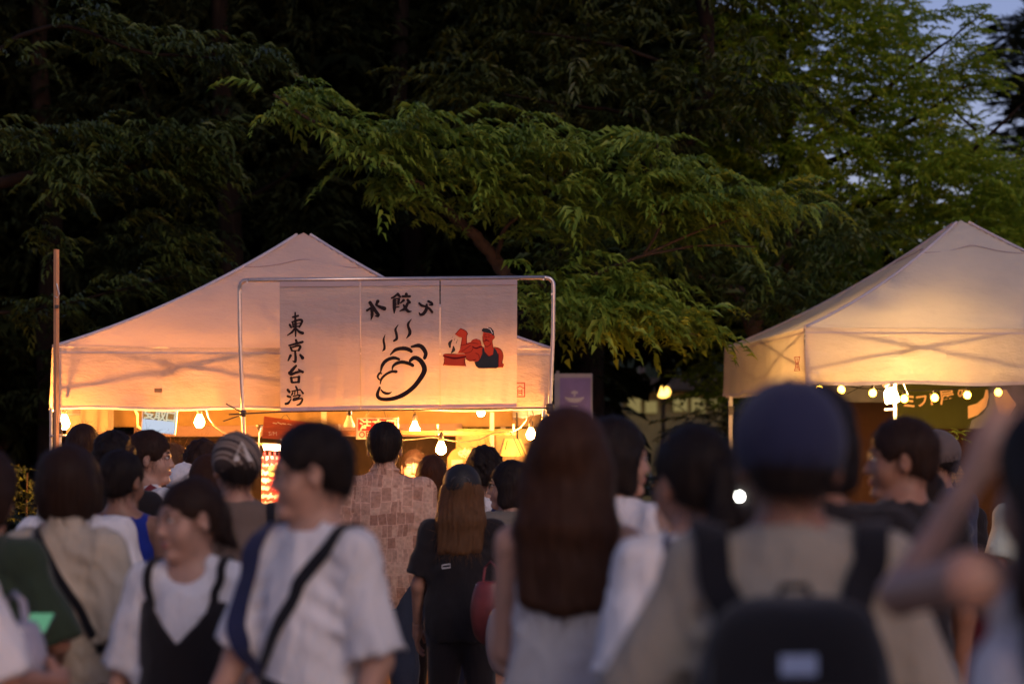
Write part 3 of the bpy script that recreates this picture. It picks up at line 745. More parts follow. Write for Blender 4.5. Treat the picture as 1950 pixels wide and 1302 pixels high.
# arched wooden notice board with white flowers sprig
ab = thing('notice_board', 'arched orange wooden notice board with a white sprig on top', 'notice board', at(880, 900, 16.3))
poly = [(852, 960), (852, 872), (856, 864)] + [(880 + 24 * math.cos(a), 868 - 16 * math.sin(a)) for a in [math.pi * (1 - k / 10) for k in range(11)]] + [(904, 866), (908, 874), (908, 960)]
mb = MB(); n0 = len(poly)
mb.v = [tuple(at(x, y, 16.3)) for x, y in poly] + [tuple(at(x, y, 16.33)) for x, y in poly]
mb.f = [tuple(range(n0)), tuple(range(n0, 2 * n0))[::-1]] + [(i, (i + 1) % n0, n0 + (i + 1) % n0, n0 + i) for i in range(n0)]
mb.build('board', m_plain('orange board', (0.5, 0.22, 0.06), 0.5), ab)
MB().add([at(860, 875, 16.29), at(881, 875, 16.29), at(881, 896, 16.29), at(860, 896, 16.29)], [(0, 1, 2, 3)]).build('paper', m_plain('grey paper', (0.45, 0.45, 0.35)), ab)
mb = MB()
for k in range(60):
    a = rnd.uniform(0, 6.28); r_ = rnd.uniform(0.0, 1) ** .6
    c = at(886 + 13 * r_ * math.cos(a), 862 + 8 * r_ * math.sin(a), 16.27); c += Vector((0, rnd.uniform(-.02, .0), 0))
    for q in range(3):
        d = Vector((rnd.gauss(0, 1), rnd.gauss(0, .6), rnd.gauss(0, 1))).normalized() * 0.012; e = Vector((-d.z, 0.002, d.x)) * 0.3
        mb.add([c, c + d * .5 + e, c + d, c + d * .5 - e], [(0, 1, 2, 3)])
tagk(mb.build('white_sprig', m_plain('white petals', (0.8, 0.75, 0.6)), ab), 'stuff')
stroke_sheet([([(895, 850), (905, 853), (912, 862)], 1.2), ([(880, 853), (873, 848)], 1.0)], lambda x, y: at(x, y, 16.28), 16.28).build('twig', BLACKCABLE, ab)
# trestle easel with fabric shade (the yellow trapezoid with black rods)
ez = thing('lamp_shade_frame', 'yellow trapezoid paper shade on thin black rods near the right bulb', 'lamp shade', at(980, 850, 16.0))
Pz = [at(962, 836, 16.0), at(992, 836, 16.0), at(1006, 868, 16.0), at(954, 868, 16.0)]
MB().add(Pz + [p + Vector((0, .12, 0)) for p in Pz], [(0, 1, 2, 3), (4, 7, 6, 5), (0, 4, 5, 1), (1, 5, 6, 2), (2, 6, 7, 3), (3, 7, 4, 0)]).build('shade', m_plain('yellow paper', (0.75, 0.55, 0.18), 0.7), ez)
for (a, b) in (((960, 834), (950, 868)), ((966, 838), (962, 856)), ((978, 834), (992, 866)), ((986, 834), (1002, 868))):
    MB().tube([at(*a, 15.98), at(*b, 15.97)], 0.0035, 6).build('rod', DARKMETAL, ez)
MB().tube([at(984, 786, 15.6), at(985, 834, 15.9)], 0.006, 6).build('rod', DARKMETAL, ez)
# small papers on the back wall
for (x, y, w, h, lab) in ((1003, 846, 9, 5, 'small brown tag pinned on the yellow back sheet'), (876, 834, 7, 5, 'small paper scrap near the top of the yellow back sheet')):
    tag(MB().box(at(x, y, 16.86), (w / 273, 0.004, h / 273)).build('paper_tag', m_plain('brown tag', (0.2, 0.1, 0.05)), None), lab, 'tag')
# counter made of planks, across the front of the stall
def counter(label, cx, cy, rot, w, dp, h, plankmat, name='stall_counter'):
    t = thing(name, label, 'counter', (cx, cy, 0), rot)
    MB().box((0, 0, h - 0.02), (w, dp, 0.04)).build('counter_top', WOOD, t, world=False, bevel=0.004)
    n = int(w / 0.14); bw = w / n; me = None
    for i in range(n):
        x = -w / 2 + bw * (i + .5)
        if me is None:
            o = MB().box((0, 0, 0), (bw - 0.006, 0.018, h - 0.05)).build('plank', plankmat, t, world=False); me = o.data
        else:
            o = bpy.data.objects.new('plank', me); COL.objects.link(o); o.parent = t
        o.location = (x, -dp / 2 + 0.03 + rnd.uniform(-.002, .002), (h - 0.05) / 2 + 0.01)
    return t
counter('orange-lit plank counter behind the queue at the dumpling stall', -1.25, 14.75, TROT, 2.6, 0.5, 0.92, m_plain('orange plank', (0.50, 0.20, 0.06), 0.6, 0, 0.3, 0.2, 6, 0.3, 0.004, (8, 8, 1)))
counter('plank counter under the dark green stall sign', 3.45, 16.6, TROT, 2.5, 0.5, 0.9, WOOD)

# ================================================================ STALL RIGHT
gs = thing('green_signboard', 'dark green cloth sign with orange Japanese lettering in the right tent', 'sign', at(1830, 770, 17.6))
GY = 17.6
MB().add([at(1706, 726, GY), at(2100, 726, GY), at(2100, 816, GY), at(1706, 816, GY)] + [at(1706, 726, GY + .01), at(2100, 726, GY + .01), at(2100, 816, GY + .01), at(1706, 816, GY + .01)], [(0, 1, 2, 3), (4, 7, 6, 5), (0, 4, 5, 1), (2, 6, 7, 3), (1, 5, 6, 2), (0, 3, 7, 4)]).build('cloth', m_cloth('dark green cloth', (0.05, 0.055, 0.010), 0.3), gs)
ORT = m_cloth('orange lettering', (0.85, 0.52, 0.24), 0.1)
for ch, x, y, sz in (('ミ', 1718, 777, .115), ('フ', 1744, 774, .10), ('ト', 1765, 771, .10), ('屋', 1790, 768, .115), ('の', 1823, 757, .085)):
    text_mesh(ch, 'lettering', ORT, gs, at(x, y, GY - .006), sz, bold=0.0022, tilt=R(-8))
pm = [(1881, 742), (1883, 755), (1878, 775), (1862, 790), (1843, 797), (1843, 773), (1860, 768), (1873, 757), (1877, 742)]
poly_sheet(pm, lambda x, y: at(x, y, GY), -.006).build('orange_shape', ORT, gs)
poly_sheet([(1893, 742), (1916, 742), (1935, 770), (1920, 795), (1902, 790), (1895, 765)], lambda x, y: at(x, y, GY), -.006).build('orange_shape', ORT, gs)
poly_sheet([(1885, 748), (1893, 748), (1902, 792), (1895, 816), (1846, 816), (1850, 800), (1872, 788), (1884, 770)], lambda x, y: at(x, y, GY), -.005).build('grey_shape', m_cloth('grey print', (0.2, 0.2, 0.17)), gs)
sheet('back_sheet', 'grey sheet strip left of the dark green sign', 'curtain', [at(1592, 722, 18.6), at(1712, 722, 18.6), at(1712, 766, 18.6), at(1592, 766, 18.6)], m_tent('grey stall sheet', (0.36, 0.36, 0.34), 0.3, (0.4, 0.38, 0.32)), 0.01)
sheet('dark_back_sheet', 'dark brown back cloth at the rear of the right tent', 'curtain', [at(1590, 764, 18.8), at(2200, 764, 18.8), at(2200, 1200, 18.8), at(1590, 1200, 18.8)], m_cloth('dark brown cloth', (0.06, 0.03, 0.015)), 0.02)
BULBG = 'globe bulbs on the right stall string'
globs = [(1560, 742, 'globe bulb glowing at the near corner of the string'), (1602, 742, 'blurred orange globe bulb second along the string'), (1662, 748, 'globe bulb with bright filament left of the flood lamp'),
         (1722, 759, 'globe bulb left of the first sign character'), (1780, 757, 'globe bulb over the middle of the green sign'), (1842, 752, 'globe bulb above the round sign character'), (1901, 747, 'globe bulb near the raised hand')]
for i, (x, y, lab) in enumerate(globs):
    Yb = 16.35 + 0.05 * i
    c = at(x, y, Yb); t = thing('globe_bulb', lab, 'light bulb', c, 0, BULBG)
    MB().lathe(c, [(0.004, -.026), (0.018, -.02), (0.026, -.004), (0.023, .012), (0.012, .024), (0.01, .028)], 14).build('bulb_glass', m_emit('globe glass', (1.0, 0.50, 0.045), 16), t, smooth=True)
    MB().lathe(c, [(0.012, .026), (0.013, .045), (0.008, .056)], 10).build('socket', DARKMETAL, t, smooth=True)
tag(MB().tube([at(1540, 722, 16.3), at(1560, 727, 16.35), at(1602, 732, 16.4), at(1640, 739, 16.42), at(1665, 741, 16.45), at(1722, 743, 16.5), at(1780, 743, 16.55), at(1842, 740, 16.6), at(1901, 731, 16.65), at(1960, 722, 16.7)], 0.005, 6).build('string_cable', BLACKCABLE, None, smooth=True), 'black string-light cable sagging under the right tent valance', 'cable')
tag(MB().tube([at(1660, 726, 16.5), at(1612, 750, 16.5)], 0.003, 5).build('tie_cord', BLACKCABLE, None), 'thin dark cord slanting behind the globe bulbs', 'cord')
fl = thing('flood_lamp', 'white clamp flood lamp blazing at the right tent post', 'flood lamp', at(1695, 745, 16.75))
MB().lathe(at(1697, 753, 16.75), [(0.045, -0.05), (0.050, -0.03), (0.042, 0.03), (0.02, 0.055)], 16, Matrix.Rotation(R(-12), 3, 'Y')).build('lamp_glass', m_emit('flood glass', (1.0, 0.60, 0.22), 150), fl, smooth=True)
MB().lathe(at(1690, 728, 16.75), [(0.03, -0.02), (0.042, 0.0), (0.036, 0.03), (0.02, 0.045)], 14, Matrix.Rotation(R(-35), 3, 'Y')).build('lamp_housing', DARKWOOD, fl, smooth=True)
MB().tube([at(1684, 781, 16.75), at(1704, 779, 16.75)], 0.008, 6).build('clamp_bar', WHITE_METAL, fl)
MB().box(at(1697, 690, 16.85), (0.03, 0.03, 0.11)).build('clamp', DARKMETAL, fl, bevel=0.003)
hp = thing('lamp_post_pipe', 'bright white vertical pipe beside the flood lamp', 'pipe', at(1704, 885, 16.85))
MB().tube([(at(1704, 885, 16.85).x, 16.85, 0), at(1704, 655, 16.85)], 0.012, 8).build('pipe', WHITE_METAL, hp)
tag(MB().tube([at(1720, 728, 16.8), at(1729, 752, 16.8)], 0.0035, 5).build('hook_rod', WHITE_METAL, None), 'thin white rod hanging right of the flood lamp', 'rod')
stk = thing('tent_sticker', 'small red hourglass-shaped logo on the side valance of the right tent', 'sticker', at(1518, 692, 16.3))
k = [(1513, 680), (1523, 679), (1520, 692), (1523, 705), (1513, 706), (1516, 692)]
strokes_world([[k[i], k[(i + 1) % 6]] for i in range(6)] + [[(1518, 683), (1518, 700)], [(1515, 699), (1521, 699)], [(1515, 702), (1521, 702)]], 16.12, 1.3, 'mark', PR2, stk)

# purple banner flag further back
pf = thing('banner_flag', 'lavender banner flag with a white emblem standing behind the pipe frame', 'banner flag', at(1090, 885, 21))
MB().add([at(1056, 711, 21), at(1128, 711, 21), at(1128, 800, 21), at(1056, 800, 21)] + [at(1056, 711, 21.02), at(1128, 711, 21.02), at(1128, 800, 21.02), at(1056, 800, 21.02)], [(0, 1, 2, 3), (4, 7, 6, 5), (0, 4, 5, 1), (2, 6, 7, 3), (1, 5, 6, 2), (0, 3, 7, 4)]).build('white_border', m_cloth('pale flag', (0.55, 0.56, 0.6), 0.1), pf)
MB().add([at(1066, 719, 20.99), at(1125, 719, 20.99), at(1125, 798, 20.99), at(1066, 798, 20.99)], [(0, 1, 2, 3)]).build('lavender_panel', m_cloth('lavender flag', (0.36, 0.30, 0.60), 0.1), pf)
stroke_sheet([([(1077, 757), (1085, 761), (1094, 762), (1103, 761), (1111, 757)], [3, 8, 9, 8, 3]), ([(1094, 754), (1094, 744)], 3), ([(1090, 747), (1098, 747)], 5), ([(1088, 774), (1100, 774)], 2)], lambda x, y: at(x, y, 20.98), 21).build('emblem', m_cloth('flag white', (0.75, 0.75, 0.8), 0.1), pf)
MB().tube([(at(1062, 700, 21.05).x, 21.06, 0), at(1062, 706, 21.06)], 0.014, 8).build('flag_pole', METAL, pf)

# park lamp far behind
pl = thing('park_lamp', 'lit park lamp glowing warm between the two tents', 'street lamp', (at(1263, 885, 38).x, 38, 0))
lc = at(1263, 746, 38)
MB().lathe(lc, [(0.03, -.09), (0.09, -.06), (0.115, 0.0), (0.09, 0.06), (0.03, .09)], 14).build('lamp_globe', m_emit('park lamp glass', (1.0, 0.55, 0.10), 3.2), pl, smooth=True)
MB().tube([(lc.x, 38, 0), (lc.x, 38, lc.z - 0.09)], [0.05, 0.03], 10).build('lamp_post', DARKMETAL, pl, smooth=True)
MB().lathe((lc.x, 38, lc.z + .09), [(0.12, 0), (0.05, 0.04), (0.01, 0.07)], 12).build('lamp_cap', DARKMETAL, pl)
# distant lit windows of park building and far lamp specks
WIN = m_emit('far lit window', (0.9, 0.70, 0.26), 0.13)
hb2 = thing('park_building', 'pale low building with warm windows glimpsed between the tents', 'building', (6.0, 41, 0))
a = at(1185, 735, 41); b = at(1378, 735, 41)
MB().box(((a.x + b.x) / 2, 43, 1.38), (b.x - a.x, 4, 2.76)).build('wall', m_plain('ochre render', (0.16, 0.15, 0.07), 0.9), hb2)
MB().box(((a.x + b.x) / 2, 43, 2.88), (b.x - a.x + .8, 4.8, 0.2)).build('roof', m_plain('roof slate', (0.03, 0.03, 0.03), 0.9), hb2)
for (x, y, w, h) in ((1222, 672, 5, 5), (1208, 772, 24, 26), (1240, 775, 22, 22), (1296, 770, 26, 26), (1330, 772, 26, 28), (1362, 768, 18, 24)):
    c = at(x, y, 40.95)
    MB().box((c.x, 40.98, c.z), (w / 112, .06, h / 112)).build('window', WIN, hb2)
for i, (x, y, w, h, lab) in enumerate(((1336, 640, 8, 10, 'orange street light patch seen through leaves above the lamp'), (1470, 546, 12, 5, 'orange light patch high in the leaves left of the right tent'), (1470, 610, 8, 6, 'orange light patch above the right tent left slope'), (1222, 673, 7, 7, 'dim amber light high between the tents'), (1304, 624, 5, 4, 'small amber light among the leaves'))):
    c = at(x, y, 42.5); t = thing('street_lamp', lab, 'street lamp', (c.x, 42.5, 0), 0, 'distant street lights behind the trees')
    MB().box((c.x, 42.5, c.z), (w / 108, .1, h / 108)).build('lamp_head', m_emit('distant lamp', (1.0, 0.55, 0.18), 3.0), t)
    MB().tube([(c.x, 42.6, 0), (c.x, 42.6, c.z)], 0.06, 6).build('lamp_post', DARKMETAL, t)

# ================================================================ TREES
def spray_template(nl=22, L=0.5, leaf=0.105, wid=0.030, droop=0.8, arch=0.5, seed=0, curl=0.35):
    r = np.random.default_rng(seed)
    V = []; F = []
    for i in range(nl):
        q = (i + 0.6) / nl; side = 1 if i % 2 else -1
        x = q * L; z = arch * x - arch * 1.5 * x * x / L; y = 0.03 * math.sin(3 * q + seed)
        base = np.array([x, y, z])
        ll = leaf * (0.75 + 0.5 * math.sin(math.pi * min(1, q * 0.9 + .12))) * r.uniform(0.8, 1.15)
        sd = side * (0.75 - 0.45 * q)
        d = np.array([0.30 + 0.75 * q + r.normal(0, .12), sd + r.normal(0, .15), -droop * r.uniform(0.35, 1.1)]); d /= np.linalg.norm(d)
        w = np.cross(d, np.array([0, 0, 1.0])); w /= (np.linalg.norm(w) + 1e-6)
        w = w * math.cos(r.normal(0, .5)) + np.cross(d, w) * math.sin(r.normal(0, .5))
        up = np.cross(w, d); ww = wid * r.uniform(0.8, 1.2)
        c = base + d * ll * 0.5 - up * ww * 0.0
        mid = c + up * 0.02 * curl
        l = c + w * ww * 0.5 + up * (0.012 + .02 * curl); rr = c - w * ww * 0.5 + up * (0.012 + .02 * curl)
        tip = base + d * ll + np.array([0, 0, -1]) * ll * curl * 0.5
        n = len(V); V += [base, l, tip, mid, rr]
        F += [(n, n + 1, n + 2, n + 3), (n, n + 3, n + 2, n + 4)]
    return np.array(V), np.array(F)
TPL = [spray_template(15 + (k % 4) * 3, 0.27 + 0.06 * (k % 4), 0.090 + .009 * (k % 3), 0.029, 0.28 + .12 * (k % 3), 0.55 + 0.15 * (k % 3), k, .4) for k in range(12)]
TPS = [spray_template(16, 0.34, 0.062, 0.025, 0.35, 0.2, 40 + k, 0.15) for k in range(8)]
TPB = [spray_template(12, 0.55, 0.20, 0.09, 0.6, 0.3, 80 + k, 0.2) for k in range(6)]
def instance(tpls, pos, az, pitch, scale, roll=None):
    """one big (V,F) from many transformed sprays"""
    Vs = []; Fs = []; n0 = 0; pos = np.asarray(pos)
    ids = rng.integers(0, len(tpls), len(pos))
    for k, (TV, TF) in enumerate(tpls):
        m = ids == k
        if not m.any(): continue
        P = pos[m]; a = az[m]; p = pitch[m]; s = scale[m]; K = len(P)
        ca, sa, cp, sp = np.cos(a), np.sin(a), np.cos(p), np.sin(p)
        X = TV[None, :, 0] * cp[:, None] - TV[None, :, 2] * sp[:, None]
        Z = TV[None, :, 0] * sp[:, None] + TV[None, :, 2] * cp[:, None]
        Y = TV[None, :, 1]
        x = X * ca[:, None] - Y * sa[:, None]; y = X * sa[:, None] + np.broadcast_to(Y, X.shape) * ca[:, None]
        v = np.stack([x * s[:, None] + P[:, 0:1], y * s[:, None] + P[:, 1:2], Z * s[:, None] + P[:, 2:3]], -1).reshape(-1, 3)
        f = (TF[None] + (np.arange(K) * len(TV))[:, None, None]).reshape(-1, 4) + n0
        Vs.append(v); Fs.append(f); n0 += len(v)
    return np.concatenate(Vs), np.concatenate(Fs)

def strand_positions(strands):
    P = []; A = []; PI = []
    for pts, Y, spread, n in strands:
        W = [at(x, y, Y) for x, y in pts]; ppm = FPX / Y
        seg = [(W[i + 1] - W[i]).length for i in range(len(W) - 1)]; tot = sum(seg)
        for k in range(n):
            t = rnd.random() * tot; i = 0
            while i < len(seg) - 1 and t > seg[i]: t -= seg[i]; i += 1
            q = W[i].lerp(W[i + 1], min(1, t / max(seg[i], 1e-6)))
            s = spread / ppm
            q = q + Vector((rnd.gauss(0, s), rnd.gauss(0, max(s * 1.8, .18)), rnd.gauss(0, s * 0.75)))
            d = W[i + 1] - W[i]
            az = math.atan2(rnd.gauss(0, .8), (1 if d.x >= 0 else -1) * 0.7 + rnd.gauss(0, .55))
            P.append(tuple(q)); A.append(az); PI.append(rnd.gauss(0.12, 0.22))
    return np.array(P), np.array(A), np.array(PI)

def tree(name, label, cat, base, limbs, leafmat, bark, sets, group=None):
    """limbs: [(world points, r0, r1)]; sets: [(templates, strands or (P,A,PI), scale)]"""
    t = thing(name, label, cat, base, 0, group)
    first = True
    mb = MB()
    for pts, r0, r1 in limbs:
        n = len(pts)
        # smooth
        Q = []
        E = [pts[0]] + list(pts) + [pts[-1]]
        for i in range(n - 1):
            p0, p1, p2, p3 = [Vector(e) for e in E[i:i + 4]]
            for k in range(5):
                u = k / 5; Q.append(0.5 * ((2 * p1) + (-p0 + p2) * u + (2 * p0 - 5 * p1 + 4 * p2 - p3) * u * u + (-p0 + 3 * p1 - 3 * p2 + p3) * u ** 3) + Vector((rnd.gauss(0, r0 * .12), 0, rnd.gauss(0, r0 * .1))))
        Q.append(Vector(pts[-1])); m = len(Q)
        b = MB().tube(Q, [r0 + (r1 - r0) * i / (m - 1) for i in range(m)], 9 if r0 > .03 else 5)
        if first: b.build('trunk', bark, t, smooth=True); first = False
        else: mb.add(b.v, b.f)
    if mb.v: mb.build('branches', bark, t, smooth=True)
    Vs = []; Fs = []; n0 = 0
    for tpls, st, sc in sets:
        P, A, PI = strand_positions(st) if isinstance(st, list) else st
        V, F = instance(tpls, P, A, PI, sc * rng.uniform(0.55, 1.3, len(P)))
        Vs.append(V); Fs.append(F + n0); n0 += len(V)
    V = np.concatenate(Vs) - np.array(base)[None]; F = np.concatenate(Fs)
    np_mesh('crown', V, F, leafmat, t, smooth=False)
    return t

def region(x0, x1, y0, y1, Y0, Y1, n, reject=None, clump=0.0, az=None):
    """sprays spread through a block of air, in clumps"""
    P = []; A = []; PI = []
    cs = [(rnd.uniform(x0, x1), rnd.uniform(y0, y1), rnd.uniform(Y0, Y1)) for _ in range(max(8, int(n / 14)))]
    tries = 0
    while len(P) < n and tries < n * 8:
        tries += 1
        if rnd.random() < clump:
            c = rnd.choice(cs); x = rnd.gauss(c[0], 38); y = rnd.gauss(c[1], 20); Y = rnd.gauss(c[2], .3)
        else:
            x = rnd.uniform(x0, x1); y = rnd.uniform(y0, y1); Y = rnd.uniform(Y0, Y1)
        if reject and reject(x, y): continue
        P.append(tuple(at(x, y, Y))); A.append(rnd.uniform(0, 6.28)); PI.append(rnd.gauss(0.05, .3))
    return np.array(P), np.array(A), np.array(PI)

BARK = m_plain('grey brown bark', (0.055, 0.038, 0.028), 0.9, 0, 0.2, 0.35, 14, 0.8, 0.02, (1, 1, 0.3))
BARKD = m_plain('dark bark', (0.014, 0.010, 0.008), 0.95, 0, 0.1, 0.35, 14, 0.8, 0.02, (1, 1, 0.3))
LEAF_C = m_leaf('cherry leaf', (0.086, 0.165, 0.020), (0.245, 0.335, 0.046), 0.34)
LEAF_CD = m_leaf('shaded cherry leaf', (0.028, 0.052, 0.010), (0.09, 0.125, 0.025), 0.25)  # cherry leaf again, with shade put into the colour
LEAF_M = m_leaf('dim leaf', (0.020, 0.032, 0.005), (0.065, 0.082, 0.013), 0.2)  # colour darkened to pass for leaves in weaker light
LEAF_D = m_leaf('shade-darkened leaf', (0.006, 0.010, 0.004), (0.022, 0.030, 0.009), 0.1, 0.8)  # near-black leaf colour carries the shade of the tree mass
LEAF_R = m_leaf('zelkova leaf', (0.12, 0.22, 0.013), (0.34, 0.43, 0.038), 0.5)
LEAF_P = m_leaf('pine needle', (0.012, 0.025, 0.012), (0.03, 0.045, 0.02), 0.1)
G = lambda x, Y: Vector((at(x, 885, Y).x, Y, 0))

YC = 18.2
limbC = [([G(985, YC), at(978, 760, YC), at(968, 560, YC), at(945, 500, YC), at(905, 450, YC - .2), at(850, 400, YC - .3), at(800, 352, YC - .5), at(700, 300, YC - .6), at(600, 235, YC - .8), at(520, 180, YC - .8)], 0.075, 0.006),
         ([at(945, 500, YC), at(960, 440, YC - .3), at(1000, 400, YC - .4), at(1060, 345, YC - .5), at(1120, 280, YC - .6)], 0.022, 0.005),
         ([at(905, 450, YC - .2), at(870, 420, YC), at(790, 395, YC - .2), at(730, 380, YC - .3)], 0.016, 0.004),
         ([at(955, 520, YC), at(1060, 545, YC - .2), at(1150, 515, YC - .4), at(1225, 487, YC - .5), at(1340, 468, YC - .5), at(1440, 470, YC - .6)], 0.022, 0.005),
         ([at(1225, 487, YC - .5), at(1260, 420, YC - .6), at(1262, 340, YC - .6), at(1248, 262, YC - .6)], 0.014, 0.003),
         ([at(1225, 487, YC - .5), at(1330, 440, YC - .5), at(1430, 410, YC - .6), at(1530, 405, YC - .6)], 0.013, 0.003),
         ([at(970, 600, YC), at(1050, 590, YC - .6), at(1120, 600, YC - .8), at(1230, 610, YC - .9), at(1330, 640, YC - 1)], 0.018, 0.003)]
sC = [([(510, 168), (560, 205), (620, 240), (690, 275), (760, 330)], YC - .7, 10, 43), ([(494, 214), (560, 228), (610, 255), (680, 300)], YC - .8, 9, 28),
      ([(690, 275), (730, 245), (790, 248), (840, 280), (870, 330)], YC - .7, 14, 43), ([(700, 300), (800, 310), (900, 330), (990, 330)], YC - .5, 25, 93),
      ([(840, 258), (885, 250), (930, 285), (1000, 250), (1020, 300)], YC - .6, 12, 46), ([(960, 340), (1010, 290), (1070, 295), (1130, 272)], YC - .7, 11, 43),
      ([(700, 345), (760, 390), (850, 390), (950, 400), (1050, 385)], YC - .4, 24, 93), ([(1040, 385), (1100, 350), (1180, 350)], YC - .6, 12, 34),
      ([(1250, 262), (1246, 300)], YC - .6, 6, 16), ([(1246, 300), (1255, 350), (1275, 400)], YC - .6, 17, 46), ([(1205, 352), (1250, 345), (1330, 350), (1352, 350)], YC - .7, 8, 24),
      ([(1080, 425), (1200, 405), (1300, 405), (1400, 390)], YC - .5, 21, 93), ([(1300, 400), (1360, 385), (1430, 395), (1530, 404)], YC - .7, 12, 46),
      ([(1000, 440), (1150, 450), (1300, 445), (1400, 440)], YC, 24, 55)]
sCd = [([(995, 575), (1030, 590), (1090, 605), (1170, 612)], YC - .9, 18, 80), ([(1060, 625), (1160, 610), (1250, 622), (1330, 645)], YC - .9, 15, 95), ([(1150, 575), (1200, 565), (1240, 580)], YC - .8, 13, 40),
       ([(1010, 545), (1120, 560), (1200, 540)], YC - .5, 25, 60)]
sC = [(p_, Y_, sp_, int(n_ * .82)) for p_, Y_, sp_, n_ in sC]
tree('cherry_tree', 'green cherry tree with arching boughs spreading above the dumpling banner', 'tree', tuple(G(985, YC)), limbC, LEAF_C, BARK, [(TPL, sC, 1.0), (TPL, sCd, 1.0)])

# second cherry around and below the first, shade put into its leaf colour
def rj(x, y): return (x > 1350 and y > 640) or (x < 1040 and y > 520) or (1150 < x < 1400 and y > 575)
tree('cherry_tree', 'shaded cherry tree filling the gap between the two tents', 'tree', tuple(G(1470, 20.5)),
     [([G(1470, 20.5), at(1440, 640, 20.5), at(1330, 520, 20.3), at(1200, 430, 20), at(1100, 380, 20)], 0.09, 0.01), ([at(1440, 640, 20.5), at(1480, 500, 20.3), at(1560, 380, 20.2)], 0.05, 0.01), ([at(1330, 520, 20.3), at(1230, 560, 20), at(1100, 600, 19.8)], 0.03, 0.006)],
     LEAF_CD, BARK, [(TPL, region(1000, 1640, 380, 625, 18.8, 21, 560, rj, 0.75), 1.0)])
# left boughs
YL = 18.4
sL = [([(-30, 275), (30, 270), (55, 300), (80, 345)], YL, 15, 40), ([(80, 345), (150, 325), (210, 315), (270, 305)], YL, 20, 70), ([(250, 310), (290, 285), (315, 262), (345, 255)], YL, 13, 42),
      ([(330, 300), (365, 285), (385, 262), (430, 250)], YL, 9, 34), ([(160, 290), (175, 250), (205, 245)], YL, 12, 18), ([(95, 270), (130, 262), (150, 280)], YL, 9, 14), ([(100, 365), (150, 345), (180, 360)], YL - .2, 12, 28),
      ([(260, 330), (310, 345), (340, 370), (360, 380)], YL, 16, 44), ([(280, 300), (350, 310), (370, 330)], YL, 14, 28), ([(120, 20), (160, 30), (190, 40)], YL, 12, 16), ([(95, 45), (130, 60), (170, 55), (200, 70), (270, 110)], YL, 14, 40),
      ([(150, 95), (180, 105), (210, 110)], YL, 10, 12), ([(280, 82), (340, 90), (370, 115), (400, 110)], YL, 12, 34), ([(400, 115), (440, 100), (465, 100), (490, 130)], YL, 11, 34), ([(210, 440), (300, 460), (345, 480)], YL + .3, 22, 30),
      ([(180, 570), (240, 545), (330, 530), (390, 520)], YL + .3, 20, 36), ([(20, 610), (80, 590), (150, 600)], YL + .3, 20, 28), ([(10, 100), (60, 120)], YL, 16, 10), ([(40, 470), (90, 450)], YL, 15, 12)]
sL = [(p_, Y_, sp_, int(n_ * (.5 if max(q[1] for q in p_) < 200 else .95))) for p_, Y_, sp_, n_ in sL]
limbL = [([G(-120, YL + .3), at(-110, 600, YL + .3), at(-60, 400, YL + .2), at(40, 340, YL), at(180, 335, YL), at(300, 300, YL), at(420, 252, YL)], 0.09, 0.004),
         ([at(-60, 400, YL + .2), at(-40, 150, YL + .1), at(100, 50, YL), at(270, 100, YL), at(400, 110, YL), at(485, 128, YL)], 0.03, 0.004),
         ([at(-110, 600, YL + .3), at(60, 590, YL + .3), at(200, 560, YL + .3), at(380, 515, YL + .3)], 0.02, 0.004)]
tree('cherry_tree', 'dim cherry boughs reaching in at the left over the timber pole', 'tree', tuple(G(-120, YL + .3)), limbL, m_leaf('left cherry leaf', (0.020, 0.038, 0.008), (0.075, 0.105, 0.020), 0.2), BARKD, [(TPL, sL, 0.95)])  # cherry leaf with the dimness of the left side in its colour
# upper middle, half-lit look put into the leaf colour
tree('tall_tree', 'tall half-lit tree with hanging sprays at the top middle', 'tree', tuple(G(1000, 21)),
     [([G(1000, 21), at(1025, 560, 21), at(1320, 250, 21), at(1340, 0, 21), at(1350, -250, 21)], 0.14, 0.04), ([at(1310, 300, 21), at(1200, 220, 20.5), at(1080, 200, 20.2), at(960, 180, 20)], 0.03, 0.006), ([at(1330, 150, 21), at(1180, 90, 20.5), at(1000, 60, 20)], 0.03, 0.006)],
     LEAF_M, BARKD, [(TPL, region(830, 1500, -120, 275, 19.6, 22, 760, lambda x, y: y > 300 - (x < 1000) * 70, 0.85), 1.0)])
# separate dark trees, shade put into the leaf colour, each with trunk and crown
dk = [(-260, 23.5, 'black-looking tree at the far left edge behind the timber pole'), (90, 24, 'dark-toned tree behind the left cherry boughs'), (430, 23, 'dark-toned tree directly behind the left tent peak'), (780, 24, 'dark-toned tree behind the arching cherry bough'), (1120, 23.5, 'dark-toned tree behind the long-haired woman')]
for i, (x, Y, lab) in enumerate(dk):
    rj2 = (lambda a, b: ((a - 1045) / 34) ** 2 + ((b - 245) / 24) ** 2 < 1 or (a > 1135 and b > 600))
    tree('dark_tree', lab, 'tree', tuple(G(x, Y)), [([G(x, Y), at(x + 10, 500, Y), at(x - 15, 100, Y), at(x, -350, Y)], 0.16, 0.05), ([at(x, 400, Y), at(x + 120, 330, Y - .6), at(x + 170, 250, Y - 1)], 0.03, 0.008), ([at(x, 300, Y), at(x - 120, 230, Y - .6), at(x - 170, 150, Y - 1)], 0.03, 0.008)],
         LEAF_D, BARKD, [(TPL, region(x - 215, x + 215, -420, 820, Y - 2.0, Y + 1.2, 620, rj2, 0.5), 1.15), (TPB, region(x - 230, x + 230, -420, 840, Y + 1.0, Y + 3.0, 620, rj2, 0.2), 1.5)])  # crowns carried on above the view to block sky light
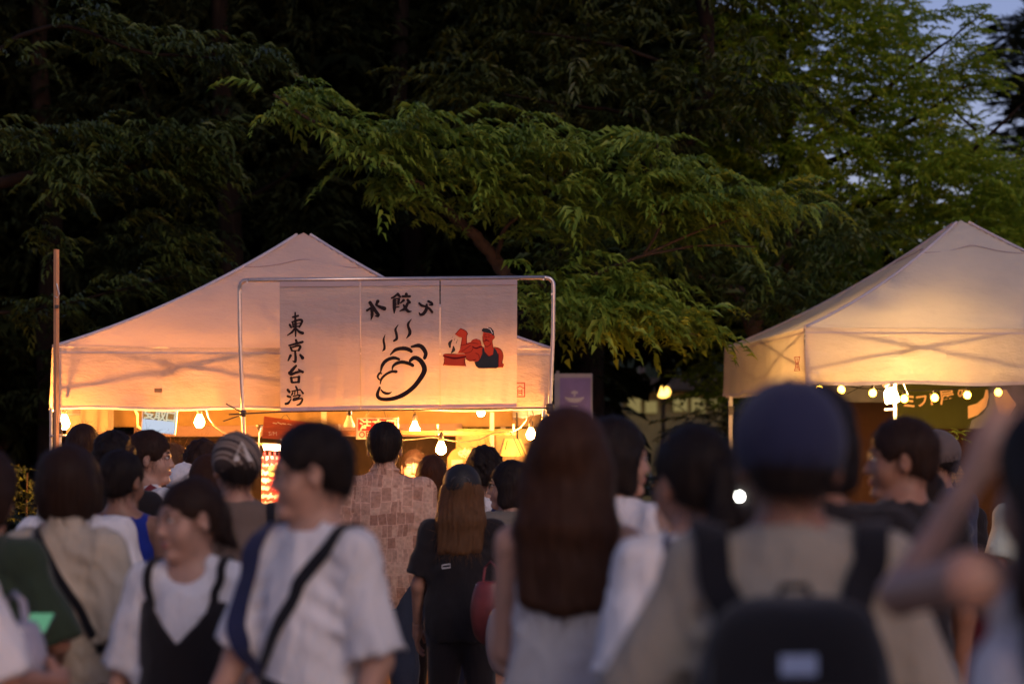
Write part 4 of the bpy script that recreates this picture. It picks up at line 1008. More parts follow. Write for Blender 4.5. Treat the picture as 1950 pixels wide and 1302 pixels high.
for i, (x, lab) in enumerate(((-400, 'far dark tree past the left frame edge'), (150, 'far dark tree filling gaps on the left'), (650, 'far dark tree filling gaps over the left tent'), (1100, 'far dark tree filling gaps in the middle'))):
    tree('dark_tree', lab, 'tree', tuple(G(x, 29)), [([G(x, 29), at(x, 400, 29), at(x, -300, 29)], 0.25, 0.08)], LEAF_D, BARKD,
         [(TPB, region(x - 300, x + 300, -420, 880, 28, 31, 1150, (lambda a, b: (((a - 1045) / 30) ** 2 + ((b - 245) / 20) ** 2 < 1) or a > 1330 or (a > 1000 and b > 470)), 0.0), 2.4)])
# right-hand zelkova with sky showing through
gaps = [(1515, 262, 42, 18), (1580, 300, 38, 20), (1640, 340, 46, 20), (1545, 335, 22, 10), (1700, 235, 24, 12), (1760, 285, 22, 18), (1480, 245, 28, 14), (1490, 90, 24, 10), (1470, 75, 18, 9), (1745, 95, 26, 9), (1620, 60, 20, 8), (1690, 150, 16, 8), (1440, 10, 20, 8), (1900, 300, 20, 20), (1830, 215, 14, 8), (1600, 215, 12, 6), (1560, 150, 12, 6)]
def rjR(x, y):
    edge = 1810 - 0 * y
    if y < 130: edge = 1725 + y * 0.45
    elif y < 190: edge = 1815
    elif y < 250: edge = 1800 + (y - 190) * .3
    else: edge = 1850 + (y - 250) * 1.2
    if x > edge + rnd.gauss(0, 14): return True
    for gx, gy, a, b in gaps:
        if ((x - gx - 8) / (a - 6)) ** 2 + ((y - gy) / (b - 3)) ** 2 < 1: return True
    return False
YR = 23
limbR = [([G(1490, YR), at(1497, 600, YR), at(1500, 300, YR), at(1490, 50, YR), at(1500, -200, YR)], 0.085, 0.03), ([at(1500, 290, YR), at(1560, 265, YR - .3), at(1620, 215, YR - .6), at(1700, 160, YR - .8), at(1790, 90, YR - 1), at(1880, 20, YR - 1)], 0.05, 0.004),
         ([at(1500, 330, YR), at(1600, 300, YR - .3), at(1720, 240, YR - .6), at(1830, 170, YR - .8), at(1880, 160, YR - .8)], 0.04, 0.004), ([at(1500, 430, YR), at(1640, 395, YR - .4), at(1760, 345, YR - .7), at(1850, 290, YR - .9), at(1950, 195, YR - 1)], 0.045, 0.01),
         ([at(1860, 250, YR - .9), at(1810, 200, YR - .9), at(1790, 130, YR - .9), at(1815, 60, YR - .9)], 0.015, 0.003)]
tw = [([(1800, 95), (1840, 60), (1880, 20), (1890, 10)], YR - 1, 9, 26), ([(1800, 150), (1850, 120), (1870, 110)], YR - 1, 12, 30), ([(1800, 175), (1860, 150), (1880, 158)], YR - .8, 10, 30), ([(1700, 230), (1830, 120)], YR - .8, 26, 70), ([(1780, 25), (1830, 25)], YR - .9, 14, 22),
      ([(1750, 300), (1850, 330), (1950, 350)], YR - .8, 26, 80)]
tree('zelkova_tree', 'bright green tree at the right with sky showing through its leaves', 'tree', tuple(G(1490, YR)), limbR, LEAF_R, BARKD,
     [(TPS, region(1370, 2000, -150, 460, 21.8, 24.2, 4300, rjR, 0.35), 1.0), (TPS, tw, 0.9), (TPL, region(1400, 1930, -60, 430, 21.3, 22.2, 190, rjR, 0.8), 0.9)])
tree('zelkova_tree', 'olive-lit tree behind the right tent roof', 'tree', tuple(G(1700, 25)),
     [([G(1700, 25), at(1700, 600, 25), at(1690, 420, 25), at(1720, 300, 25)], 0.1, 0.03), ([at(1700, 560, 25), at(1800, 450, 24.6), at(1930, 360, 24.3)], 0.04, 0.008), ([at(1700, 560, 25), at(1580, 460, 24.6), at(1460, 430, 24.3)], 0.04, 0.008)],
     LEAF_R, BARKD, [(TPS, region(1330, 2100, 390, 780, 24, 26.5, 1700, lambda a, b: b < 395 + rnd.gauss(0, 12), 0.3), 1.25)])
tree('dark_tree', 'dark-toned tree low behind the gap between the tents', 'tree', tuple(G(1560, 28.5)), [([G(1560, 28.5), at(1530, 600, 28.5), at(1400, 450, 28.5)], 0.12, 0.04)], LEAF_D, BARKD,
     [(TPB, region(1180, 1660, 440, 650, 27.5, 30, 560, None, 0.1), 1.5)])
# pine at the far right
npin = []
for i in range(8):
    V, F = spray_template(34, 0.30, 0.16, 0.007, 0.0, 0.1, 200 + i, 0.0); npin.append((V, F))
def rjP(x, y): return x < 1897 + abs(y - 110) * 0.10 + 12 * math.sin(y * 0.12) and y < 330
tree('pine_tree', 'dark pine against the dusk sky at the top right corner', 'tree', tuple(G(1990, 32)), [([G(1990, 32), at(1985, 500, 32), at(1970, 200, 32), at(1960, 30, 32)], 0.16, 0.03)] + [([at(1975, y, 32), at(1935, y - 10, 31.6), at(1905, y - 25, 31.3)], 0.03, 0.008) for y in (90, 150, 220, 300)],
     LEAF_P, BARKD, [(npin, region(1885, 2060, 30, 420, 30.8, 33, 620, rjP, 0.7), 1.3)])
# hedges and shrubs
tree('hedge', 'dim hedge row behind the stalls and under the park lamp', 'hedge', tuple(G(1100, 31)), [([G(1100, 31), at(1100, 860, 31)], 0.05, 0.03)], m_leaf('hedge leaf', (0.015, 0.03, 0.008), (0.04, 0.06, 0.015), .2), BARKD,
     [(TPB, region(-300, 2400, 905, 1080, 30, 32.5, 700, None, 0.2), 1.1)])
tree('garden_shrub', 'pale leafy shrub left of the right tent leg', 'shrub', tuple(G(1385, 27)), [([G(1385, 27), at(1380, 800, 27)], 0.03, 0.02)], m_leaf('pale shrub leaf', (0.10, 0.13, 0.03), (0.22, 0.24, 0.08), .3), BARKD,
     [(TPS, region(1325, 1440, 725, 900, 26.4, 27.6, 170, None, 0.5), 1.3)])
tree('roadside_plant', 'low leafy plant by the left edge beside the stall', 'plant', tuple(G(50, 15.8)), [([G(50, 15.8), at(52, 900, 15.8)], 0.012, 0.006)], LEAF_M, BARK,
     [(TPS, region(-20, 80, 880, 1010, 15.4, 16.2, 45, None, 0.4), 0.8)])
tree('potted_plant', 'slim leafy plant standing under the green sign near the right edge', 'plant', tuple(G(1822, 16.9)), [([G(1822, 16.9), at(1822, 818, 16.9)], 0.012, 0.006)], LEAF_C, BARK,
     [(TPS, region(1808, 1830, 818, 835, 16.8, 17.0, 9, None, 0.2), 0.28)])
# ================================================================ PEOPLE (smooth-union distance fields meshed with surface nets)
def smin(a, b, k):
    if k <= 0: return np.minimum(a, b)
    h = np.maximum(k - np.abs(a - b), 0) / k
    return np.minimum(a, b) - h * h * k * 0.25
class SDF:
    def __init__(self): self.ops = []
    def ell(self, c, r, Rm=None, k=0.03, op='add'):
        self.ops.append(('ell', np.array(c, float), np.array(r, float), None if Rm is None else np.array(Rm, float), k, op)); return self
    def cone(self, a, b, ra, rb, k=0.03, op='add', cut=None, flat=None):
        self.ops.append(('cone', np.array(a, float), np.array(b, float), ra, rb, k, op, cut)); return self
    def plane(self, p, n, k=0.0):
        """keep the side where (x-p).n < 0"""
        self.ops.append(('plane', np.array(p, float), np.array(n, float), k)); return self
    def fnmax(self, f): self.ops.append(('fnmax', f)); return self
    def fn(self, f): self.ops.append(('fn', f)); return self
    def bounds(self):
        lo = np.full(3, 1e9); hi = np.full(3, -1e9)
        for o in self.ops:
            if o[0] == 'ell' and o[5] == 'add': m = max(o[2]) if o[3] is not None else o[2]; lo = np.minimum(lo, o[1] - m); hi = np.maximum(hi, o[1] + m)
            if o[0] == 'cone' and o[6] == 'add':
                r = max(o[3], o[4]); lo = np.minimum(lo, np.minimum(o[1], o[2]) - r); hi = np.maximum(hi, np.maximum(o[1], o[2]) + r)
        return lo - 0.03, hi + 0.03
    def mesh(self, h=0.015, fine=None, hf=0.006, lohi=None):
        lo, hi = self.bounds()
        if lohi: lo = np.maximum(lo, lohi[0]); hi = np.minimum(hi, lohi[1])
        ax = []
        for i in range(3):
            if fine is None: ax.append(np.arange(lo[i], hi[i] + h, h, dtype=np.float32)); continue
            fl, fh = max(fine[0][i], lo[i]), min(fine[1][i], hi[i])
            a = np.arange(lo[i], fl, h); b = np.arange(fl, fh, hf); c = np.arange(fh, hi[i] + h, h)
            v = np.concatenate([a, b, c]); v = v[np.concatenate([[True], np.diff(v) > 1e-4])]; ax.append(v.astype(np.float32))
        X, Y, Z = ax
        F = np.full((len(X), len(Y), len(Z)), 1.0, np.float32)
        for o in self.ops:
            if o[0] in ('ell', 'cone'):
                if o[0] == 'ell': m = (max(o[2]) if o[3] is not None else o[2]) + o[4] + 0.06; b0, b1 = o[1] - m, o[1] + m; k, op = o[4], o[5]
                else: m = max(o[3], o[4]) + o[5] + 0.06; b0, b1 = np.minimum(o[1], o[2]) - m, np.maximum(o[1], o[2]) + m; k, op = o[5], o[6]
                s = [slice(int(np.searchsorted(ax[i], b0[i])), int(np.searchsorted(ax[i], b1[i]))) for i in range(3)]
                x = X[s[0]][:, None, None]; y = Y[s[1]][None, :, None]; z = Z[s[2]][None, None, :]
                if x.size * y.size * z.size == 0: continue
                if o[0] == 'ell':
                    dx, dy, dz = x - o[1][0], y - o[1][1], z - o[1][2]
                    if o[3] is not None:
                        M = o[3]; dx, dy, dz = (M[0, 0] * dx + M[1, 0] * dy + M[2, 0] * dz, M[0, 1] * dx + M[1, 1] * dy + M[2, 1] * dz, M[0, 2] * dx + M[1, 2] * dy + M[2, 2] * dz)
                    r = o[2]; k0 = np.sqrt((dx / r[0]) ** 2 + (dy / r[1]) ** 2 + (dz / r[2]) ** 2)
                    k1 = np.sqrt((dx / r[0] ** 2) ** 2 + (dy / r[1] ** 2) ** 2 + (dz / r[2] ** 2) ** 2) + 1e-9
                    d = k0 * (k0 - 1) / k1
                else:
                    a, b = o[1], o[2]; ba = b - a; L2 = float(ba @ ba) + 1e-9
                    t = np.clip(((x - a[0]) * ba[0] + (y - a[1]) * ba[1] + (z - a[2]) * ba[2]) / L2, 0, 1)
                    d = np.sqrt((x - a[0] - ba[0] * t) ** 2 + (y - a[1] - ba[1] * t) ** 2 + (z - a[2] - ba[2] * t) ** 2) - (o[3] + (o[4] - o[3]) * t)
                    if o[7] is not None:
                        p, n = o[7]; d = np.maximum(d, (x - p[0]) * n[0] + (y - p[1]) * n[1] + (z - p[2]) * n[2])
                cur = F[s[0], s[1], s[2]]
                F[s[0], s[1], s[2]] = smin(cur, d, k) if op == 'add' else -smin(-cur, d, k)
            elif o[0] == 'plane':
                d = (X[:, None, None] - o[1][0]) * o[2][0] + (Y[None, :, None] - o[1][1]) * o[2][1] + (Z[None, None, :] - o[1][2]) * o[2][2]
                F = np.maximum(F, d) if o[3] <= 0 else -smin(-F, -d, o[3])
            elif o[0] == 'fnmax':
                F = np.maximum(F, o[1](X[:, None, None], Y[None, :, None], Z[None, None, :]).astype(np.float32))
            else:
                F = F + o[1](X[:, None, None], Y[None, :, None], Z[None, None, :]).astype(np.float32)
        F[0] = 1; F[-1] = 1; F[:, 0] = 1; F[:, -1] = 1; F[:, :, 0] = 1; F[:, :, -1] = 1
        return nets(F, X, Y, Z)
def nets(F, X, Y, Z):
    S = F < 0
    c = [S[i:S.shape[0] - 1 + i, j:S.shape[1] - 1 + j, k:S.shape[2] - 1 + k] for i in (0, 1) for j in (0, 1) for k in (0, 1)]
    tot = sum(q.astype(np.int8) for q in c)
    I, J, K = np.nonzero((tot > 0) & (tot < 8)); n = len(I)
    idx = np.full(tot.shape, -1, np.int32); idx[I, J, K] = np.arange(n)
    val = {}
    for i in (0, 1):
        for j in (0, 1):
            for k in (0, 1): val[i, j, k] = F[I + i, J + j, K + k]
    acc = np.zeros((n, 3)); cnt = np.zeros(n)
    for ax_ in range(3):
        for u in (0, 1):
            for w in (0, 1):
                a = [0, 0, 0]; b = [0, 0, 0]; o = [q for q in range(3) if q != ax_]
                a[o[0]] = b[o[0]] = u; a[o[1]] = b[o[1]] = w; b[ax_] = 1
                fa, fb = val[tuple(a)], val[tuple(b)]; m = (fa < 0) != (fb < 0)
                t = np.where(m, fa / np.where(m, fa - fb, 1), 0)
                p = np.zeros((n, 3)); p[:, o[0]] = u; p[:, o[1]] = w; p[:, ax_] = t
                acc[m] += p[m]; cnt[m] += 1
    acc /= cnt[:, None]
    V = np.stack([X[I] + acc[:, 0] * (X[I + 1] - X[I]), Y[J] + acc[:, 1] * (Y[J + 1] - Y[J]), Z[K] + acc[:, 2] * (Z[K + 1] - Z[K])], 1)
    Fs = []
    def quads(sl_a, sl_b, offs):
        A = S[sl_a]; B = S[sl_b]; e = A != B
        i, j, k = np.nonzero(e); i = i + offs[0]; j = j + offs[1]; k = k + offs[2]
        return i, j, k, A[e]
    i, j, k, ins = quads(np.s_[:-1, 1:-1, 1:-1], np.s_[1:, 1:-1, 1:-1], (0, 1, 1))
    q = np.stack([idx[i, j - 1, k - 1], idx[i, j, k - 1], idx[i, j, k], idx[i, j - 1, k]], 1); Fs.append(np.where(ins[:, None], q, q[:, ::-1]))
    i, j, k, ins = quads(np.s_[1:-1, :-1, 1:-1], np.s_[1:-1, 1:, 1:-1], (1, 0, 1))
    q = np.stack([idx[i - 1, j, k - 1], idx[i - 1, j, k], idx[i, j, k], idx[i, j, k - 1]], 1); Fs.append(np.where(ins[:, None], q, q[:, ::-1]))
    i, j, k, ins = quads(np.s_[1:-1, 1:-1, :-1], np.s_[1:-1, 1:-1, 1:], (1, 1, 0))
    q = np.stack([idx[i - 1, j - 1, k], idx[i, j - 1, k], idx[i, j, k], idx[i - 1, j, k]], 1); Fs.append(np.where(ins[:, None], q, q[:, ::-1]))
    return V, np.concatenate(Fs)
def n3(x, y, z, f, seed=0):
    r = random.Random(seed); s = 0
    for k in range(5):
        a, b, c, p = r.gauss(0, 1), r.gauss(0, 1), r.gauss(0, 1), r.uniform(0, 6.28)
        q = f * (0.7 + 0.3 * k) / math.sqrt(a * a + b * b + c * c)
        s = s + np.sin(q * (a * x + b * y + c * z) + p + 1.3 * np.sin(q * 0.6 * (b * x + c * y + a * z) + p * 2)) / (1 + .5 * k)
    return s / 2.6
# ---- hands, built once at fine resolution
def hand_mesh(curl, spread, thumb):
    s = SDF(); s.ell((0, 0, 0.047), (0.039, 0.0145, 0.052), k=.012); s.cone((0, 0, -0.03), (0, 0, 0.03), 0.026, 0.026, k=.02)
    for i, (bx, L, r) in enumerate(((-0.029, .070, .0088), (-0.0095, .079, .0092), (0.0105, .073, .0088), (0.029, .058, .0078))):
        p = np.array((bx, 0, 0.088 - abs(i - 1.3) * 0.005)); ang = math.radians(curl[0]); yaw = (i - 1.5) * spread
        s.cone((bx * .8, 0, .05), p, r * 1.15, r * 1.08, k=.006)
        for f_, q in zip((0.46, 0.30, 0.24), (0, curl[1], curl[2])):
            ang += math.radians(q)
            d = np.array((math.sin(yaw) * math.cos(ang), -math.sin(ang), math.cos(ang) * math.cos(yaw))); e = p + d * L * f_
            s.cone(p, e, r, r * .88, k=.003); p = e; r *= .90
    p0 = np.array((-0.028, -.004, .02)); p1 = p0 + np.array((-.026, -.010 - thumb * .02, .024)); p2 = p1 + np.array((-.010 + thumb * .02, -.006 - thumb * .015, .028)); p3 = p2 + np.array((0.002 + thumb * .016, -.003, .022))
    s.cone(p0, p1, .0145, .012, k=.01); s.cone(p1, p2, .0112, .0102, k=.004); s.cone(p2, p3, .010, .0082, k=.004)
    return s.mesh(0.0042)
HANDS = {'relaxed': hand_mesh((12, 22, 16), .05, .35), 'grip': hand_mesh((38, 62, 45), .02, .9), 'open': hand_mesh((6, 10, 8), .16, .1)}
def rotm(az=0, tilt=0, roll=0):
    """turn about z, nod about x, roll about y"""
    return np.array(Matrix.Rotation(az, 3, 'Z') @ Matrix.Rotation(tilt, 3, 'X') @ Matrix.Rotation(roll, 3, 'Y'))
SKIN_A = m_skin('light skin', (0.37, 0.20, 0.135)); SKIN_B = m_skin('tan skin', (0.28, 0.145, 0.092)); SKIN_C = m_skin('pale skin', (0.43, 0.255, 0.185))
HBLK = m_hair('black hair', (0.018, 0.011, 0.009)); HBRN = m_hair('dark brown hair', (0.038, 0.018, 0.011)); HLBR = m_hair('warm brown hair', (0.068, 0.026, 0.011)); HGLD = m_hair('light brown hair', (0.16, 0.075, 0.03))
EYE = m_plain('eye white', (0.7, 0.66, 0.62), 0.2, bump=0); IRIS = m_plain('dark iris', (0.02, 0.012, 0.01), 0.15, bump=0); LIP = m_plain('lip', (0.36, 0.10, 0.09), 0.4, bump=0)
GLS = m_plain('glasses rim', (0.04, 0.035, 0.03), 0.3, 0.4, bump=0)
SHIRTS = {}
def person(px, top, Y, label, face=0, hs=None, wide=1.0, skin=SKIN_A, shirt=None, sleeve='short', slen=0.8, hem=0.86, loose=1.0, pants=None, skirt=None, hair=('short', HBLK), turn=0, nod=0, tilt=0,
           armL=None, armR=None, hands=('relaxed', 'relaxed'), cap=None, glasses=False, facefine=False, neck='crew', lean=0.0, male=True, group=None, seed=None, foldamp=1.0, legs=True, roll=0.0, hpx=None, lift=(0, 0)):
    seed = abs(int(px)) + 3 if seed is None else seed
    hd = at(px, top, Y); H = hd.z
    s = H / 1.66; hsz = (hs or max(0.93, min(1.04, s))) * 1.0
    root = thing('person', label, 'person', (hd.x, Y, 0), R(face), group or 'people in the crowd')
    shx = (0.163 if male else 0.143) * s * wide
    # torso lean: everything above the hips shifts forward with height
    def ln(z): return max(0, z - 0.9 * s) * math.tan(lean)
    V3 = lambda x, y, z: np.array((x, y + ln(z), z))
    # the head
    hc = V3(0, 0.012, H - 0.130 * hsz); Rm = rotm(R(turn), R(nod), R(tilt))
    hp = lambda x, y, z: hc + Rm @ (np.array((x, y, z)) * hsz)
    root.location = (hd.x, Y, 0)
    rz = root.rotation_euler.z; off = Matrix.Rotation(rz, 3, 'Z') @ Vector(hc * np.array((1, 1, 0)))
    root.location = (hd.x - off.x, Y - off.y, 0)
    shL = V3(-shx, -.005, 1.335 * s + lift[0]); shR = V3(shx, -.005, 1.335 * s + lift[1])
    ua, fa = 0.275 * s, 0.245 * s
    def limb(sh, spec, side):
        if spec is None: spec = ((0.16 * side, -0.06, -1), (0.10 * side, 0.28, -1))
        d1 = np.array(spec[0], float); d1 /= np.linalg.norm(d1); d2 = np.array(spec[1], float); d2 /= np.linalg.norm(d2)
        e = sh + d1 * ua; w = e + d2 * fa
        return e, w, d2, (spec[2] if len(spec) > 2 else (side, 0, 0))
    eL, wL, dL, nL = limb(shL, armL, -1); eR, wR, dR, nR = limb(shR, armR, 1)
    # ---- body
    b = SDF()
    b.ell(V3(0, 0, 1.20 * s), (shx * .86, .098 * s, .19 * s), k=.06); b.ell(V3(0, .01, 1.02 * s), (.128 * s * wide, .09 * s, .16 * s), k=.06); b.ell(V3(0, 0, .90 * s), (.155 * s * wide, .105 * s, .12 * s), k=.06)
    b.cone(V3(0, -.012, 1.40 * s), hp(0, -.036, -.045), (.054 if male else .045) * s, (.046 if male else .039) * s, k=.018)
    for sh, e, w, r_ in ((shL, eL, wL, 1), (shR, eR, wR, 1)):
        mm = 1.0 if male else .86
        b.cone(V3(0, -.012, 1.372 * s), sh, .045 * s, .044 * s * mm, k=.05); b.cone(sh, e, .047 * s * mm, .037 * s * mm, k=.02); b.cone(e, w, .037 * s * mm, .0245 * s * mm, k=.02)
    if legs:
        for sd in (-1, 1):
            b.cone((sd * .085 * s, 0, .86 * s), (sd * .095 * s, .015, .47 * s), .080 * s, .052 * s, k=.05); b.cone((sd * .095 * s, .015, .47 * s), (sd * .10 * s, -.01, .08 * s), .051 * s, .033 * s, k=.03)
            b.cone((sd * .10 * s, -.03, .045), (sd * .115 * s, .13, .033), .038, .03, k=.03)
    b.ell(hp(0, -.012, .03), (.076 * hsz, .094 * hsz, .088 * hsz), Rm, k=.02); b.ell(hp(0, .022, -.028), (.061 * hsz, .070 * hsz, .094 * hsz), Rm, k=.03)
    jw = 1.0 if male else .85
    b.ell(hp(0, .070, -.102), (.026 * hsz * jw, .022 * hsz, .018 * hsz), Rm, k=.022)
    for sd in (-1, 1):
        b.ell(hp(sd * .036, .052, -.035), (.026 * hsz, .026 * hsz, .030 * hsz), Rm, k=.03)
        b.ell(hp(sd * .030, .092, .004), (.018 * hsz, .012 * hsz, .010 * hsz), Rm, k=.012, op='sub')
        b.ell(hp(sd * .079, -.006, -.008), (.009 * hsz, .019 * hsz, .031 * hsz), Rm @ rotm(-sd * .35, -.15), k=.008)
        b.ell(hp(sd * .088, .002, -.004), (.005 * hsz, .009 * hsz, .016 * hsz), Rm, k=.006, op='sub')
    b.ell(hp(0, .076, .020), (.048 * hsz, .016 * hsz, .009 * hsz), Rm, k=.018)
    b.cone(hp(0, .083, .006), hp(0, .102, -.032), .0085 * hsz, .0115 * hsz, k=.012)
    for sd in (-1, 1): b.ell(hp(sd * .012, .092, -.037), (.008 * hsz, .010 * hsz, .007 * hsz), Rm, k=.006)
    b.ell(hp(0, .088, -.062), (.022 * hsz, .009 * hsz, .0055 * hsz), Rm, k=.006); b.ell(hp(0, .086, -.0725), (.018 * hsz, .009 * hsz, .006 * hsz), Rm, k=.006)
    m = .15 * hsz
    V, F = b.mesh(0.019, (hc - m, hc + m), 0.0042 if facefine else 0.0075)
    Vs = [V]; Fs = [F]; n0 = len(V)
    for w, d, side, hk, nn in ((wL, dL, -1, hands[0], nL), (wR, dR, 1, hands[1], nR)):
        HV, HF = HANDS[hk]; z = d; nn = np.array(nn, float); y = np.cross(z, np.cross(nn, z)); y /= (np.linalg.norm(y) + 1e-9); x = np.cross(y, z)
        M = np.stack([x * (1 if side > 0 else -1) * -1, y, z], 1)
        v = (HV * s * (1.0 if male else .92)) @ M.T + (w - z * .004)
        f = HF if np.linalg.det(M) > 0 else HF[:, ::-1]
        Vs.append(v); Fs.append(f + n0); n0 += len(v)
    np_mesh('body', np.concatenate(Vs), np.concatenate(Fs), skin, root)
    # ---- shirt
    st = None
    if shirt is not None:
        q = SDF(); L = loose
        q.ell(V3(0, -.003, 1.20 * s), (shx * .90 + .008 * L, (.104 + .009 * L) * s, .200 * s), k=.06); q.ell(V3(0, .005, 1.02 * s), ((.128 * wide + .014 * L) * s, (.092 + .012 * L) * s, .19 * s), k=.07)
        q.ell(V3(0, .0, .90 * s), ((.148 * wide + .016 * L) * s, (.104 + .014 * L) * s, .20 * s), k=.07)
        q.cone(V3(0, -.012, 1.350 * s), V3(0, -.012, 1.355 * s), .060 * s, .060 * s, k=.04)
        for sh, e, w, sd in ((shL, eL, wL, -1), (shR, eR, wR, 1)):
            rr = (.050 if male else .045) * s
            q.cone(V3(0, -.012, 1.352 * s), (V3(0, -.012, 1.36 * s) * .42 + sh * .58) if sleeve == 'none' else sh + np.array((0, 0, .002)), .056 * s, rr, k=.05 if sleeve != 'none' else .03)
            if sleeve in ('short', 'wide'):
                t = slen; end = sh + (e - sh) * t; d = (e - sh) / np.linalg.norm(e - sh); x = .016 if sleeve == 'wide' else .007
                q.cone(sh, sh + (e - sh) * (t + .15), rr + .002, rr + x * L * 1.2, k=.05, cut=(end, d))
            elif sleeve == 'long':
                q.cone(sh, e, rr + .003, .047 * s + .004 * L, k=.04); q.cone(e, w, .047 * s + .004 * L, .036 * s, k=.02)
        q.plane((0, 0, hem * s), (0, 0, -1))
        if neck == 'crew': q.cone(V3(0, -.004, 1.395 * s), V3(0, .012, 1.455 * s), .058 * s, .075 * s, k=.012, op='sub')
        elif neck == 'scoop': q.ell(V3(0, .09, 1.39 * s), (.085 * s, .09 * s, .060 * s), k=.015, op='sub'); q.cone(V3(0, -.004, 1.395 * s), V3(0, .012, 1.455 * s), .062 * s, .08 * s, k=.012, op='sub')
        elif neck == 'low': q.ell(V3(0, -.08, 1.385 * s), (.10 * s, .09 * s, .085 * s), k=.015, op='sub'); q.ell(V3(0, .09, 1.39 * s), (.10 * s, .09 * s, .09 * s), k=.015, op='sub')
        elif neck == 'collar': q.cone(hp(0, -.035, -.108), V3(0, -.02, 1.355 * s), .061 * s, .066 * s, k=.008)
        am = .0075 * foldamp
        def folds(x, y, z, seed=seed):
            zz = z / s
            drape = n3(x * 2.0, y * 2.0, z * .5, 19, seed) * np.clip((1.30 - zz) * 2.2, 0.15, 1.2)
            diag = n3(x, y, z, 16, seed + 3)
            crease = np.abs(n3(x * 1.4, y * 1.4, z * .9, 26, seed + 6)); crease = -np.exp(-(crease / .16) ** 2)
            pull = np.sin(95 * (z + .55 * np.abs(x)) + 3 * n3(x, y, z, 12, seed + 8)) * np.exp(-((np.abs(x) - shx * .75) / .05) ** 2) * np.exp(-((zz - 1.20) / .13) ** 2)
            return am * (drape + 0.6 * diag + 0.8 * crease + .5 * pull)
        q.fn(folds)
        if neck in ('crew', 'scoop', 'low'): pass
        V, F = q.mesh(0.0125)
        np_mesh('shirt' if sleeve != 'none' else 'top', V, F, shirt, root)
        st = BVHTree.FromPolygons([tuple(v) for v in V], [tuple(int(i) for i in f) for f in F])
        if neck == 'crew':
            c = V3(0, .002, 1.388 * s); pts = []
            for k in range(25):
                a = 2 * math.pi * k / 24; pts.append((c[0] + .059 * s * math.cos(a), c[1] + .060 * s * math.sin(a) , c[2] - .012 * math.sin(a) + .004))
            MB().tube(pts, .0055 * s, 6).build('collar_rib', shirt, root, world=False, smooth=True)
    # ---- trousers / skirt
    if pants is not None and legs:
        q = SDF(); q.ell((0, 0, .90 * s), ((.158 * wide) * s, .112 * s, .12 * s), k=.06)
        for sd in (-1, 1): q.cone((sd * .088 * s, 0, .86 * s), (sd * .097 * s, .012, .47 * s), .090 * s, .070 * s, k=.05); q.cone((sd * .097 * s, .012, .47 * s), (sd * .10 * s, -.01, .09 * s), .070 * s, .056 * s, k=.03)
        q.plane((0, 0, .98 * s), (0, 0, 1)); q.fn(lambda x, y, z: .004 * n3(x, y, z, 20, seed + 9))
        V, F = q.mesh(0.02); np_mesh('trousers', V, F, pants, root)
    if skirt is not None:
        mb = MB(); n = 48; mat_, zb = skirt
        for j in range(9):
            t = j / 8; z = (.99 - (.99 - zb) * t) * s
            for k in range(n):
                a = 2 * math.pi * k / n; r_ = (.135 + .09 * t) * s + .010 * t * math.sin(9 * a + seed); mb.v.append((r_ * 1.1 * math.cos(a), r_ * .82 * math.sin(a), z + .004 * math.sin(5 * a)))
        for j in range(8):
            for k in range(n): mb.f.append((j * n + k, (j + 1) * n + k, (j + 1) * n + (k + 1) % n, j * n + (k + 1) % n))
        mb.build('skirt', mat_, root, world=False, smooth=True)
    # shoes
    if legs:
        mb = MB()
        for sd in (-1, 1):
            q = SDF(); q.cone((sd * .10 * s, -.035, .045), (sd * .115 * s, .14, .038), .045, .038, k=.02); q.plane((0, 0, .004), (0, 0, -1)); V, F = q.mesh(.016); mb.add(V.tolist(), F.tolist())
        mb.build('shoes', DARKMETAL if False else m_plain('dark shoe', (0.03, 0.028, 0.03), .6), root, world=False, smooth=True)
    # ---- hair
    style, hm = hair[0], hair[1]
    q = SDF(); amp = .0028
    if style != 'bald':
        ex = {'short': .010, 'bob': .014, 'long': .014, 'bun': .006, 'pony': .007, 'curly': .020, 'mid': .016}[style]
        q.ell(hp(0, -.014, .034), ((.077 + ex) * hsz, (.096 + ex) * hsz, (.090 + ex * 1.1) * hsz), Rm, k=.02)
        if style in ('short', 'curly'):
            q.ell(hp(0, -.055, -.022), (.058 * hsz, (.046 + ex) * hsz, .066 * hsz), Rm, k=.025)
        if style in ('bob', 'mid'):
            zb = -.055 if style == 'mid' else -.075
            q.ell(hp(0, -.022, zb * .55), (.094 * hsz, .092 * hsz, .105 * hsz), Rm, k=.03)
            for sd in (-1, 1): q.cone(hp(sd * .068, .015, .0), hp(sd * .072, .02, zb - .02), .026 * hsz, .020 * hsz, k=.03)
        if style == 'long':
            Ln = hair[2] if len(hair) > 2 else .42; g_ = np.array((0, 0, -1.0))
            for sd in (-1, -.7, -.35, 0, .35, .7, 1):
                jl = .014 * math.sin(seed + sd * 9)
                a = hp(sd * .066, -.055 + .03 * abs(sd), -.005); m1 = a + g_ * .14 * s + np.array((sd * .014, -.040 * s, 0)); e_ = a + g_ * (Ln - .02 * abs(sd) + jl) + np.array((sd * .022, -.075 * s + ln(a[2] - Ln) - ln(a[2]), 0))
                q.cone(a, m1, .042 * hsz, .038 * hsz, k=.03); q.cone(m1, e_, .038 * hsz, .020 * hsz, k=.028)
        if style == 'bun': q.ell(hp(0, -.125, .035), (.040 * hsz, .036 * hsz, .040 * hsz), None, k=.01); q.ell(hp(0, -.05, -.02), (.068 * hsz, .055 * hsz, .065 * hsz), Rm, k=.03)
